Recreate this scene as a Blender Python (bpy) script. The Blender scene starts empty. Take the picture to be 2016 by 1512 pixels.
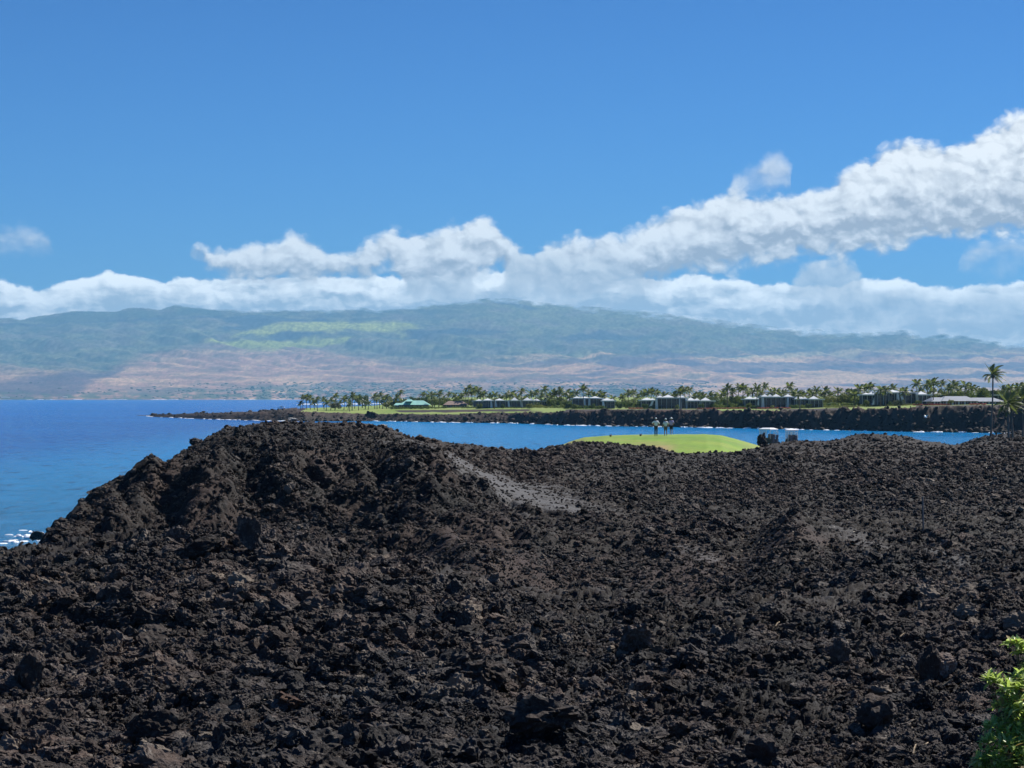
import bpy, bmesh, math, random
import numpy as np
from mathutils import Vector, Matrix, Euler

random.seed(7)
rng = np.random.default_rng(11)
sc = bpy.context.scene
col = sc.collection

# ------------------------------------------------------------------ camera, light, exposure
F, CX, HY, CZ = 4312.0, 1008.0, 784.0, 10.0      # focal length and horizon measured in the photograph, eye 10 m above the sea
SUN_AZ, SUN_EL = math.radians(49), math.radians(48)
cam_d = bpy.data.cameras.new("camera")
cam = bpy.data.objects.new("camera", cam_d)
col.objects.link(cam)
cam.location = (0, 0, CZ)
cam.rotation_euler = (math.radians(90), 0, 0)
cam_d.sensor_width = 36.0
cam_d.lens = F / 2016 * 36.0
cam_d.shift_y = 28 / 2016
cam_d.clip_start, cam_d.clip_end = 0.5, 90000
sc.camera = cam
sun_d = bpy.data.lights.new("sun", 'SUN')
sun_d.energy, sun_d.angle, sun_d.color = 5.0, math.radians(0.53), (1, .95, .88)
sun = bpy.data.objects.new("sun", sun_d)
col.objects.link(sun)
S = Vector((math.sin(SUN_AZ) * math.cos(SUN_EL), math.cos(SUN_AZ) * math.cos(SUN_EL), math.sin(SUN_EL)))
sun.rotation_euler = S.to_track_quat('Z', 'Y').to_euler()
sun.location = (60, 60, 120)
vs = sc.view_settings
vs.view_transform, vs.look, vs.gamma, vs.exposure = 'Standard', 'None', 1, 0.55
vs.use_curve_mapping = False
sc.cycles.use_denoising = True
sc.cycles.volume_bounces = 0
sc.cycles.transparent_max_bounces = 8
sc.cycles.sample_clamp_indirect = 6

# ------------------------------------------------------------------ node helper
class N:
    def __init__(s, tree): s.t = tree; s.n = tree.nodes; s.l = tree.links
    def new(s, typ, **kw):
        n = s.n.new(typ)
        for k, v in kw.items(): setattr(n, k, v)
        return n
    def put(s, sock, v):
        if v is None: return
        if hasattr(v, 'is_output'): s.l.new(v, sock)
        else: sock.default_value = v
    def m(s, op, a, b=None, c=None, clamp=False):
        n = s.n.new('ShaderNodeMath'); n.operation = op; n.use_clamp = clamp
        for i, v in enumerate((a, b, c)): s.put(n.inputs[i], v)
        return n.outputs[0]
    def vm(s, op, a, b=None, sc_=None):
        n = s.n.new('ShaderNodeVectorMath'); n.operation = op
        s.put(n.inputs[0], a)
        if b is not None: s.put(n.inputs[1], b)
        if sc_ is not None: s.put(n.inputs['Scale'], sc_)
        return n.outputs[0]
    def mr(s, v, a, b, c=0., d=1., smooth=True):
        n = s.n.new('ShaderNodeMapRange'); n.interpolation_type = 'SMOOTHSTEP' if smooth else 'LINEAR'
        for i, x in enumerate((v, a, b, c, d)): s.put(n.inputs[i], x)
        return n.outputs[0]
    def mix(s, f, a, b, mode='MIX'):
        n = s.n.new('ShaderNodeMix'); n.data_type = 'RGBA'; n.blend_type = mode
        s.put(n.inputs[0], f)
        for i, v in ((6, a), (7, b)):
            if isinstance(v, (tuple, list)) and len(v) == 3: v = (*v, 1)
            s.put(n.inputs[i], v)
        return n.outputs[2]
    def noise(s, vec, scale, detail=4, rough=.5, dist=0., col_=False, typ=None):
        n = s.n.new('ShaderNodeTexNoise')
        if typ: n.noise_type = typ
        s.put(n.inputs['Vector'], vec)
        for k, v in (('Scale', scale), ('Detail', detail), ('Roughness', rough), ('Distortion', dist)): s.put(n.inputs[k], v)
        return n.outputs['Color' if col_ else 'Fac']
    def comb(s, x, y, z):
        n = s.n.new('ShaderNodeCombineXYZ')
        for i, v in enumerate((x, y, z)): s.put(n.inputs[i], v)
        return n.outputs[0]
    def sep(s, v):
        n = s.n.new('ShaderNodeSeparateXYZ'); s.put(n.inputs[0], v); return n.outputs
    def curve(s, x, pts):
        n = s.n.new('ShaderNodeFloatCurve'); c = n.mapping.curves[0]
        for p in pts[1:-1]: c.points.new(*p)
        c.points[0].location = pts[0]; c.points[-1].location = pts[-1]
        for p, q in zip(c.points, pts): p.location = q; p.handle_type = 'AUTO_CLAMPED'
        n.mapping.update(); s.put(n.inputs['Value'], x)
        return n.outputs[0]

# ------------------------------------------------------------------ world: daylight sky with the trade-wind clouds
def build_world():
    w = bpy.data.worlds.new("World"); sc.world = w; w.use_nodes = True
    t = w.node_tree; t.nodes.clear(); g = N(t)
    sky = g.new('ShaderNodeTexSky', sky_type='NISHITA', sun_disc=False)
    sky.sun_elevation, sky.sun_rotation = SUN_EL, SUN_AZ
    sky.altitude, sky.air_density, sky.dust_density, sky.ozone_density = 10, 1.0, 0.15, 3.0
    d = g.new('ShaderNodeTexCoord').outputs['Generated']
    x, y, z = g.sep(d)
    U = g.m('MULTIPLY', g.m('ARCTAN2', x, y), F)
    V = g.m('MULTIPLY', g.m('ARCSINE', z), F)
    UV = g.comb(U, V, 0.)
    # wind-torn wobble of the outlines, in two sizes
    def wob(scale, amp, det, seed):
        c = g.noise(g.vm('MULTIPLY', g.vm('ADD', UV, (seed, seed * 1.7, 0)), (1., 1.35, 1)), scale, det, .55, 0, True)
        return g.vm('SCALE', g.vm('SUBTRACT', c, (.5, .5, .5)), sc_=amp)
    P = g.vm('ADD', UV, g.vm('ADD', wob(.009, 34., 1, 31), wob(.05, 15., 4, 77)))
    pu, pv, _ = g.sep(P)
    s = g.m('DIVIDE', g.m('ADD', pu, 2000.), 4000., clamp=True)
    H = 640.
    def edge(pts):
        q = [(min(max((math.atan((p - CX) / F) * F + 2000) / 4000, 0), 1), min(max((HY - yy) / H, 0), 1)) for p, yy in pts]
        return g.m('MULTIPLY', g.curve(s, q), H)
    def heads(Q):                                  # cauliflower heads: cells of two sizes, frayed by fine noise
        def vor(sc_):
            n = g.new('ShaderNodeTexVoronoi', feature='SMOOTH_F1', voronoi_dimensions='2D'); g.put(n.inputs['Vector'], g.vm('MULTIPLY', Q, (1., 1.25, 1))); n.inputs['Scale'].default_value = sc_; n.inputs['Smoothness'].default_value = .35
            return n.outputs['Distance']
        a = g.m('SUBTRACT', .80, g.m('ADD', g.m('MULTIPLY', vor(.019), .62), g.m('MULTIPLY', vor(.05), .30)))
        return g.m('ADD', a, g.m('MULTIPLY', g.m('SUBTRACT', g.noise(g.vm('MULTIPLY', Q, (1., 1.4, 1)), .022, 7, .6), .5), 1.25))
    fb = g.m('ADD', heads(P), .12)
    # light from the upper right: thickness here against thickness a little way towards the sun
    def emb(off): return g.m('SUBTRACT', fb, g.m('ADD', heads(g.vm('ADD', P, (off * .55, off, 0))), .12))
    em = g.m('ADD', g.m('MULTIPLY', emb(15.), .42), g.m('MULTIPLY', emb(5.), .30))
    def layer(top, bot, base_w, fz, soft, fat=3.5):
        T, B = edge(top), edge(bot)
        inside = g.m('ADD', fat, g.m('MINIMUM', g.m('SUBTRACT', T, pv), g.m('MULTIPLY', g.m('SUBTRACT', pv, B), base_w)))
        f = g.m('ADD', inside, g.m('MULTIPLY', g.m('SUBTRACT', fb, .5), fz))
        a = g.mr(f, -soft * .4, soft)
        rel = g.m('DIVIDE', g.m('SUBTRACT', pv, B), g.m('MAXIMUM', g.m('SUBTRACT', T, B), 12.), clamp=True)
        return a, rel, T
    C = g.mix(1, sky.outputs[0], g.vm('SCALE', (.130, .412, .86), sc_=g.mr(V, 150., 900., 1.12, .84, False)), 'MULTIPLY')
    # 1 the long bank lying on the mountains
    a, rel, T = layer([(-950, 640), (-200, 590), (0, 566), (75, 574), (130, 562), (235, 546), (300, 553), (430, 547), (700, 549), (800, 546), (940, 540), (1120, 541), (1330, 547), (1480, 560), (1560, 570), (1700, 561), (1770, 556), (1810, 573), (1960, 572), (2016, 560), (2500, 575), (2990, 640)],
                      [(-990, 800), (2990, 800)], 1., 14., 6.)
    depth = g.m('SUBTRACT', T, pv)
    st = g.noise(g.vm('MULTIPLY', P, (1., 5.5, 1)), .0075, 6, .55)
    v = g.m('ADD', g.mr(depth, 0., 62., 1.0, .12), g.m('MULTIPLY', g.m('SUBTRACT', st, .5), 2.3))
    v = g.m('ADD', v, g.m('MULTIPLY', em, 1.6), clamp=True)
    C = g.mix(a, C, g.mix(v, (4.9, 5.7, 6.4), (14.0, 14.1, 13.6)))
    # 2 ragged puffs and the big rising cloud to the right
    a, rel, T = layer([(-990, 800), (340, 640), (372, 492), (388, 484), (405, 500), (430, 496), (480, 490), (545, 481), (580, 468), (612, 478), (645, 500), (690, 496), (725, 485), (775, 463), (840, 458), (900, 449), (945, 438), (985, 455), (1005, 482), (1045, 508), (1075, 480), (1110, 474), (1200, 472), (1238, 466), (1262, 448), (1320, 425), (1400, 400), (1450, 390), (1530, 393), (1600, 383), (1660, 350), (1725, 318), (1765, 299), (1850, 300), (1900, 288), (1950, 262), (2016, 247), (2250, 215), (2600, 330), (2900, 800)],
                      [(-990, 600), (340, 500), (372, 492), (400, 510), (450, 528), (520, 546), (620, 548), (680, 543), (715, 545), (740, 522), (785, 525), (812, 562), (890, 566), (930, 534), (985, 530), (1010, 556), (1100, 566), (1180, 568), (1240, 556), (1300, 548), (1400, 532), (1500, 516), (1600, 506), (1700, 500), (1770, 490), (1800, 468), (1900, 463), (2016, 457), (2400, 450), (2900, 500)],
                      .6, 34., 17., 6.)
    bandu = edge([(-990, 560), (900, 560), (1250, 545), (1450, 482), (1700, 446), (1900, 440), (2016, 436), (2900, 436)])
    band = g.mr(g.m('ABSOLUTE', g.m('SUBTRACT', pv, bandu)), 0., 46., 1., 0.)
    v = g.m('ADD', g.mr(rel, .0, .85, .24, .86), g.m('MULTIPLY', em, 1.5))
    v = g.m('ADD', v, g.m('MULTIPLY', g.m('SUBTRACT', fb, .5), .62))
    v = g.m('SUBTRACT', v, g.m('MULTIPLY', band, .30), clamp=True)
    C = g.mix(g.m('MULTIPLY', a, .97), C, g.mix(v, (4.2, 4.35, 4.65), (10.6, 10.7, 10.5)))
    # 3 loose scraps
    a, rel, T = layer([(-300, 640), (-150, 490), (0, 466), (45, 460), (98, 474), (130, 640), (1400, 640), (1432, 392), (1455, 352), (1500, 328), (1527, 312), (1552, 334), (1568, 362), (1590, 640), (1860, 640), (1893, 512), (1940, 490), (2016, 490), (2200, 480), (2350, 640)],
                      [(-300, 480), (-150, 500), (0, 488), (98, 486), (130, 470), (1400, 380), (1432, 394), (1480, 382), (1530, 374), (1568, 358), (1590, 350), (1860, 500), (1893, 518), (1960, 530), (2016, 526), (2350, 500)],
                      .5, 28., 34.)
    v = g.m('ADD', g.m('ADD', .45, g.m('MULTIPLY', rel, .4)), g.m('MULTIPLY', em, 1.6), clamp=True)
    C = g.mix(g.m('MULTIPLY', a, .72), C, g.mix(v, (4.9, 5.2, 5.7), (9.0, 9.2, 9.2)))
    # 4 grey fractus in front of the bank
    a, rel, T = layer([(700, 800), (795, 600), (815, 545), (900, 540), (940, 560), (975, 590), (1005, 508), (1060, 498), (1150, 496), (1235, 515), (1270, 600), (1310, 800), (1548, 600), (1575, 525), (1635, 515), (1690, 530), (1715, 590), (1740, 585), (1850, 588), (2000, 580), (2200, 590), (2400, 800)],
                      [(700, 600), (795, 572), (880, 578), (940, 572), (1000, 592), (1120, 590), (1250, 578), (1310, 600), (1548, 592), (1640, 618), (1715, 640), (2000, 660), (2400, 600)],
                      .6, 46., 26.)
    v = g.m('ADD', g.m('ADD', .3, g.m('MULTIPLY', rel, .35)), g.m('MULTIPLY', em, 1.8), clamp=True)
    C = g.mix(g.m('MULTIPLY', a, .78), C, g.mix(v, (4.4, 5.0, 5.7), (8.6, 8.9, 8.9)))
    bg = g.new('ShaderNodeBackground'); bg.inputs['Strength'].default_value = .075
    g.put(bg.inputs['Color'], C)
    g.l.new(bg.outputs[0], g.new('ShaderNodeOutputWorld').inputs[0])
    w.cycles.sampling_method = 'MANUAL'; w.cycles.sample_map_resolution = 512
build_world()

# ------------------------------------------------------------------ numpy noise
def hash2(i, j, s):
    h = (i.astype(np.int64) * 374761393 + j.astype(np.int64) * 668265263 + s * 982451653) & 0xffffffff
    h = ((h ^ (h >> 13)) * 1274126177) & 0xffffffff
    return (h ^ (h >> 16)) & 0xffffffff
def pn(x, y, s=0):
    xi, yi = np.floor(x), np.floor(y); xf, yf = x - xi, y - yi
    xi, yi = xi.astype(np.int64), yi.astype(np.int64)
    u, v = xf * xf * xf * (xf * (xf * 6 - 15) + 10), yf * yf * yf * (yf * (yf * 6 - 15) + 10)
    def gr(di, dj):
        a = hash2(xi + di, yi + dj, s).astype(np.float64) * (2 * math.pi / 4294967296.)
        return np.cos(a) * (xf - di) + np.sin(a) * (yf - dj)
    a, b, c, d = gr(0, 0), gr(1, 0), gr(0, 1), gr(1, 1)
    return ((a + u * (b - a)) * (1 - v) + (c + u * (d - c)) * v) * 1.45
def fbm(x, y, s=0, o=4, g=.5):
    r, a, k = 0, 1., 1.
    for i in range(o):
        r = r + a * pn(x * k + 17.3 * i, y * k - 9.1 * i, s + i); a *= g; k *= 2.03
    return r
def sstep(a, b, x):
    t = np.clip((x - a) / (b - a), 0, 1); return t * t * (3 - 2 * t)
def px2(p, yy, d):                                # photograph pixel at depth d -> world point
    return ((p - CX) / F * d, d, CZ - (yy - HY) * d / F)

# ------------------------------------------------------------------ object helpers
def link(o, parent=None):
    col.objects.link(o)
    if parent: o.parent = parent
    return o
def tag(o, label=None, cat=None, group=None, kind=None):
    for k, v in (('label', label), ('category', cat), ('group', group), ('kind', kind)):
        if v: o[k] = v
    return o
def empty(name, loc=(0, 0, 0), rz=0.):
    o = bpy.data.objects.new(name, None); o.empty_display_size = .3
    o.location = loc; o.rotation_euler = (0, 0, rz)
    return link(o)
def mesh_obj(name, me, mats=(), parent=None, smooth=False):
    for m_ in (mats if isinstance(mats, (list, tuple)) else [mats]): me.materials.append(m_)
    if smooth: me.polygons.foreach_set('use_smooth', [True] * len(me.polygons))
    return link(bpy.data.objects.new(name, me), parent)
def np_mesh(name, V, Fq):
    me = bpy.data.meshes.new(name)
    V = np.asarray(V, np.float32); Fq = np.asarray(Fq, np.int32); k = Fq.shape[1]
    me.vertices.add(len(V)); me.vertices.foreach_set('co', V.ravel())
    me.loops.add(Fq.size); me.loops.foreach_set('vertex_index', Fq.ravel())
    me.polygons.add(len(Fq)); me.polygons.foreach_set('loop_start', np.arange(len(Fq), dtype=np.int32) * k)
    me.update(calc_edges=True)
    return me
def grid_faces(nr, nc):
    i = np.arange(nr * nc).reshape(nr, nc)
    return np.stack([i[:-1, :-1], i[:-1, 1:], i[1:, 1:], i[1:, :-1]], -1).reshape(-1, 4)
def compact(V, Fq, attrs):
    used = np.unique(Fq); mp = np.full(len(V), -1, np.int64); mp[used] = np.arange(len(used))
    return V[used], mp[Fq], {k: a[used] for k, a in attrs.items()}
def fattr(me, name, arr):
    a = me.attributes.new(name, 'FLOAT', 'POINT'); a.data.foreach_set('value', np.asarray(arr, np.float32).ravel())
def cattr(me, name, arr):
    a = me.attributes.new(name, 'FLOAT_COLOR', 'POINT')
    arr = np.concatenate([arr, np.ones((len(arr), 1))], 1); a.data.foreach_set('color', np.asarray(arr, np.float32).ravel())
class MB:                                          # collects boxes, prisms, tubes, discs into one mesh
    def __init__(s): s.v, s.f = [], []
    def add(s, vs_, fs):
        b = len(s.v); s.v += [tuple(v) for v in vs_]; s.f += [tuple(i + b for i in f) for f in fs]; return s
    def box(s, c, size, rz=0., top=(1, 1)):
        x, y, z = (k / 2 for k in size); R = Matrix.Rotation(rz, 3, 'Z'); vs_ = []
        for sz in (-1, 1):
            tx, ty = top if sz > 0 else (1, 1)
            for sx, sy in ((-1, -1), (1, -1), (1, 1), (-1, 1)): vs_.append(R @ Vector((sx * x * tx, sy * y * ty, sz * z)) + Vector(c))
        return s.add(vs_, [(3, 2, 1, 0), (4, 5, 6, 7), (0, 1, 5, 4), (1, 2, 6, 5), (2, 3, 7, 6), (3, 0, 4, 7)])
    def tube(s, pts, rad, n=6, cap=True):
        pts = [Vector(p) for p in pts]; rad = rad if isinstance(rad, (list, tuple)) else [rad] * len(pts); vs_ = []
        for i, p in enumerate(pts):
            t = (pts[min(i + 1, len(pts) - 1)] - pts[max(i - 1, 0)]).normalized()
            a = t.orthogonal().normalized() if abs(t.z) < .9 else Vector((1, 0, 0)).cross(t).normalized()
            b = t.cross(a)
            vs_ += [p + (a * math.cos(k * 2 * math.pi / n) + b * math.sin(k * 2 * math.pi / n)) * rad[i] for k in range(n)]
        fs = [(i * n + k, i * n + (k + 1) % n, (i + 1) * n + (k + 1) % n, (i + 1) * n + k) for i in range(len(pts) - 1) for k in range(n)]
        if cap: fs += [tuple(range(n))[::-1], tuple((len(pts) - 1) * n + k for k in range(n))]
        return s.add(vs_, fs)
    def blob(s, c, r, n=8, m_=5):
        vs_ = [(c[0], c[1], c[2] - r[2])]
        for i in range(1, m_):
            a = -math.pi / 2 + math.pi * i / m_
            vs_ += [(c[0] + r[0] * math.cos(a) * math.cos(2 * math.pi * k / n), c[1] + r[1] * math.cos(a) * math.sin(2 * math.pi * k / n), c[2] + r[2] * math.sin(a)) for k in range(n)]
        vs_.append((c[0], c[1], c[2] + r[2])); L = len(vs_) - 1
        fs = [(0, 1 + (k + 1) % n, 1 + k) for k in range(n)]
        for i in range(m_ - 2): fs += [(1 + i * n + k, 1 + i * n + (k + 1) % n, 1 + (i + 1) * n + (k + 1) % n, 1 + (i + 1) * n + k) for k in range(n)]
        fs += [(L, 1 + (m_ - 2) * n + k, 1 + (m_ - 2) * n + (k + 1) % n) for k in range(n)]
        return s.add(vs_, fs)
    def mesh(s, name):
        me = bpy.data.meshes.new(name); me.from_pydata(s.v, [], s.f); me.update(); return me
    def build(s, name, mat, parent=None, smooth=False): return mesh_obj(name, s.mesh(name), mat, parent, smooth)
def copy_thing(root, loc, rz=0., scale=None):
    c = root.copy(); col.objects.link(c); c.location = loc; c.rotation_euler = (0, 0, rz)
    if scale is not None: c.scale = scale if isinstance(scale, (tuple, list)) else (scale,) * 3
    for ch in root.children:
        d = ch.copy(); col.objects.link(d); d.parent = c
        for gch in ch.children:
            e = gch.copy(); col.objects.link(e); e.parent = d
    return c

ORD = 'first second third fourth fifth sixth seventh eighth ninth tenth eleventh twelfth thirteenth fourteenth fifteenth'.split()
def nth(i, n, what):                               # "third palm from the left ..."
    if n == 1: return what
    if i == 0: return 'leftmost ' + what
    if i == n - 1: return 'rightmost ' + what
    head, _, tail = what.partition('|'); head = head.strip()
    if i <= (n - 1) / 2 : return f'{ORD[i]} {head} from the left {tail.strip()}'
    return f'{ORD[n - 1 - i]} {head} from the right {tail.strip()}'
def label_row(objs, what):
    objs = sorted(objs, key=lambda o: o.location.x / o.location.y)
    for i, o in enumerate(objs): o['label'] = nth(i, len(objs), what).replace('| ', '').replace('|', '')
# ------------------------------------------------------------------ materials
def mat(name, base, rough=.8, var=.0, vscale=5., spec=.3, metal=0., trans=None):
    m_ = bpy.data.materials.new(name); m_.use_nodes = True
    g = N(m_.node_tree); p = g.n['Principled BSDF']
    p.inputs['Roughness'].default_value = rough; p.inputs['Specular IOR Level'].default_value = spec
    p.inputs['Metallic'].default_value = metal
    if var:
        tc = g.new('ShaderNodeTexCoord').outputs['Object']
        f = g.mr(g.noise(tc, vscale, 5, .6), .3, .7, 1 - var, 1 + var, False)
        g.put(p.inputs['Base Color'], g.mix(1, (*base, 1), g.comb(f, f, f), 'MULTIPLY'))
    else: p.inputs['Base Color'].default_value = (*base, 1)
    if trans:
        tr = g.new('ShaderNodeBsdfTranslucent'); tr.inputs[0].default_value = (*trans, 1)
        mx = g.new('ShaderNodeMixShader'); mx.inputs[0].default_value = .45
        g.l.new(p.outputs[0], mx.inputs[1]); g.l.new(tr.outputs[0], mx.inputs[2])
        g.l.new(mx.outputs[0], g.n['Material Output'].inputs[0])
    return m_
def lava_mat(name, rock=False, tone=(1, 1, 1)):
    m_ = bpy.data.materials.new(name); m_.use_nodes = True
    g = N(m_.node_tree); p = g.n['Principled BSDF']
    geo = g.new('ShaderNodeNewGeometry').outputs['Position']
    n1 = g.noise(geo, .55, 4, .6); n2 = g.noise(geo, 5.5, 5, .65); n3 = g.noise(geo, 24., 3, .6)
    c = g.mix(g.mr(n1, .38, .66), (.0105, .0098, .0098), (.022, .0150, .0115))
    zone = g.noise(geo, .085, 3, .55)
    c = g.mix(g.mr(zone, .42, .66, 0, .75), c, (.031, .0215, .0170))
    c = g.mix(g.mr(n2, .50, .70), c, (.046, .041, .036))
    c = g.mix(g.mr(n2, .62, .80), c, (.088, .066, .046))         # weathered ochre crusts
    c = g.mix(g.mr(n3, .60, .80, 0, .55), c, (.115, .108, .095))
    if rock:
        ri = g.new('ShaderNodeObjectInfo').outputs['Random']
        at = g.new('ShaderNodeAttribute', attribute_type='INSTANCER', attribute_name='tint')
        r = g.m('FRACT', g.m('ADD', ri, at.outputs['Fac']))
        f = g.mr(r, 0, .92, .45, 1.75, False); c = g.mix(1, c, g.comb(f, f, f), 'MULTIPLY')
        c = g.mix(g.mr(r, .93, .97, 0, .6), c, (.092, .076, .058))
    else:
        for nm, cc, k in (('dirt', (.072, .041, .030), .85), ('gravel', (.175, .170, .168), .85)):
            a = g.new('ShaderNodeAttribute', attribute_name=nm).outputs['Fac']
            c2 = g.mix(g.mr(n3, .3, .7), tuple(v * .6 for v in cc), cc)
            c = g.mix(g.m('MULTIPLY', a, k), c, c2)
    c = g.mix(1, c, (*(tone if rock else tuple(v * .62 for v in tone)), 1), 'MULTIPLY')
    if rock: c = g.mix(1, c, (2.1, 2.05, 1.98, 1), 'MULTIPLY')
    g.put(p.inputs['Base Color'], c)
    p.inputs['Roughness'].default_value = .82; p.inputs['Specular IOR Level'].default_value = .25
    b = g.new('ShaderNodeBump'); b.inputs['Strength'].default_value = .8; b.inputs['Distance'].default_value = .05
    h = g.m('ADD', g.noise(geo, 14., 6, .7), g.m('MULTIPLY', n2, 1.2)); g.put(b.inputs['Height'], h)
    g.l.new(b.outputs[0], p.inputs['Normal'])
    return m_
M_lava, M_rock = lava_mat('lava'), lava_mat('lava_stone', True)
def grass_mat(name, a, b_, scale, dry=(.30, .22, .10), uses_dry=False):
    m_ = bpy.data.materials.new(name); m_.use_nodes = True
    g = N(m_.node_tree); p = g.n['Principled BSDF']
    geo = g.new('ShaderNodeNewGeometry').outputs['Position']
    c = g.mix(g.mr(g.noise(geo, scale, 5, .6), .35, .65), a, b_)
    c = g.mix(g.mr(g.noise(geo, scale * 14, 3, .6), .45, .75, 0, .35), c, tuple(v * .6 for v in a))
    if uses_dry: c = g.mix(g.new('ShaderNodeAttribute', attribute_name='dry').outputs['Fac'], c, dry)
    g.put(p.inputs['Base Color'], c); p.inputs['Roughness'].default_value = .75; p.inputs['Specular IOR Level'].default_value = .2
    return m_
M_green = grass_mat('green_turf', (.115, .225, .018), (.19, .285, .026), .11, (.30, .20, .095), True)
M_lawn = grass_mat('lawn_turf', (.15, .22, .035), (.23, .27, .075), .05)

# ------------------------------------------------------------------ sea
def build_sea():
    m_ = bpy.data.materials.new('sea_water'); m_.use_nodes = True
    g = N(m_.node_tree); p = g.n['Principled BSDF']
    geo = g.new('ShaderNodeNewGeometry').outputs['Position']
    x, y, z = g.sep(geo)
    sw = g.vm('MULTIPLY', geo, (2.0, .6, 0.))
    big = g.noise(geo, .004, 4, .6)
    # turquoise shallows close to the lava shore, deep blue further out
    near = g.mr(y, 120., 430., 1., 0.)
    bay = g.m('MULTIPLY', g.mr(x, -110., -45.), g.mr(y, 1500., 900.))
    c = g.mix(g.mr(big, .35, .65), (.002, .082, .37), (.003, .110, .45))
    c = g.mix(bay, c, (.008, .27, .64))
    c = g.mix(near, c, (.004, .175, .385))
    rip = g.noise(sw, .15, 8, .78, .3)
    c = g.mix(g.mr(rip, .46, .66, 0, .85), c, (.018, .19, .42))  # light and shade of the wave slopes, painted into the water colour
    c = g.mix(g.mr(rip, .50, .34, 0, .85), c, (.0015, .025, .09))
    foam = g.m('MULTIPLY', g.mr(g.noise(g.vm('MULTIPLY', geo, (.4, 1., 0)), .10, 7, .72), .695, .735), g.mr(g.noise(geo, .018, 2, .5), .48, .6))
    c = g.mix(foam, c, (.75, .82, .86))
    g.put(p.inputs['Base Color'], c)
    p.inputs['IOR'].default_value = 1.33; p.inputs['Roughness'].default_value = .16
    p.inputs['Specular IOR Level'].default_value = .06
    b = g.new('ShaderNodeBump'); b.inputs['Strength'].default_value = 1.; b.inputs['Distance'].default_value = 1.
    h = g.m('ADD', g.m('MULTIPLY', rip, 2.2), g.m('MULTIPLY', g.noise(sw, 2.1, 4, .65), .30))
    h = g.m('ADD', h, g.m('MULTIPLY', g.noise(sw, .1, 3, .5), 1.6))
    g.put(b.inputs['Height'], h); g.l.new(b.outputs[0], p.inputs['Normal'])
    n = 25
    X, Y = np.meshgrid(np.linspace(-15000, 15000, n), np.linspace(-2500, 33500, n))
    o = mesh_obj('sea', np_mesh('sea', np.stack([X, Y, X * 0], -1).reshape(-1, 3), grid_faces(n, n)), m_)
    tag(o, kind='structure')
build_sea()

# ------------------------------------------------------------------ near lava land
CP = []
def cp(p, yy, d):
    if p <= 870 and 80 < d <= 122: d = 100 + (d - 100) * .48       # the mound's steep face
    CP.append((p, d, CZ - (yy - HY) * d / F))
def cz(p, d, z): CP.append((p, d, z))
for p in range(-400, 2700, 300):
    cz(p, 8, 8.2); cz(p, 14, 6.7); cz(p, 20, 5.5); cz(p, 30, 4.95)
    cz(p, 44, 5.0 if p > 1300 else 4.9)
for p, yy, d in ((-250, 1125, 60), (0, 1112, 60), (130, 1098, 60), (250, 1078, 59), (480, 1050, 58), (650, 1072, 58), (800, 1096, 57), (1000, 1158, 54), (1150, 1178, 54), (1300, 1186, 55), (1500, 1190, 56), (1800, 1175, 57), (2100, 1160, 58), (2500, 1150, 58)): cp(p, yy, d)
for p, d, z in ((-250, 80, 2.8), (-250, 97, -2.5), (-250, 150, -3), (0, 74, 4.3), (0, 86, 2.6), (0, 100, -1), (0, 150, -3),
                (130, 72, 2.90), (300, 72, 2.60), (500, 72, 2.70), (700, 72, 2.70), (900, 71, 2.6), (1100, 72, 2.50), (1300, 72, 2.60)): cz(p, d, z)
for p, yy, d in ((50, 1098, 84), (60, 1092, 90), (100, 1088, 80), (100, 1040, 91), (180, 1085, 82), (180, 970, 98), (240, 925, 102), (300, 1078, 84), (300, 985, 93), (300, 905, 104), (370, 888, 108),
                 (430, 1060, 85), (430, 950, 95), (430, 846, 110), (500, 1055, 85), (500, 950, 95), (490, 834, 113), (560, 945, 96), (565, 860, 106), (570, 828, 116), (640, 1050, 85), (640, 940, 97), (640, 832, 117), (720, 830, 119),
                 (750, 845, 118), (750, 905, 106), (750, 1000, 92), (750, 1085, 83), (830, 860, 122), (860, 960, 98), (870, 1060, 86), (870, 890, 116), (900, 868, 128), (930, 925, 112), (1000, 962, 105), (1080, 995, 100), (990, 880, 134), (1060, 883, 142), (1040, 925, 120),
                 (1000, 1090, 84), (1100, 872, 150), (1150, 866, 155), (1210, 871, 158), (1150, 935, 120), (1180, 1010, 100), (1150, 1095, 84), (1270, 872, 160), (1250, 960, 115), (1280, 1040, 95), (1250, 1120, 80), (1330, 886, 165), (1390, 890, 168), (1430, 884, 170),
                 (1400, 980, 118), (1400, 1075, 88), (1490, 880, 176), (1530, 868, 178), (1565, 862, 180), (1640, 866, 182), (1680, 849, 184), (1740, 852, 185), (1800, 856, 186), (1850, 871, 188), (1930, 869, 190), (2016, 857, 194), (2200, 850, 200), (2500, 850, 200),
                 (1600, 945, 128), (1800, 948, 130), (2010, 945, 130), (2300, 940, 130), (2500, 940, 130), (1560, 1060, 86), (1817, 1056, 85), (2016, 1050, 85), (2300, 1045, 85), (2500, 1045, 85)): cp(p, yy, d)
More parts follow.
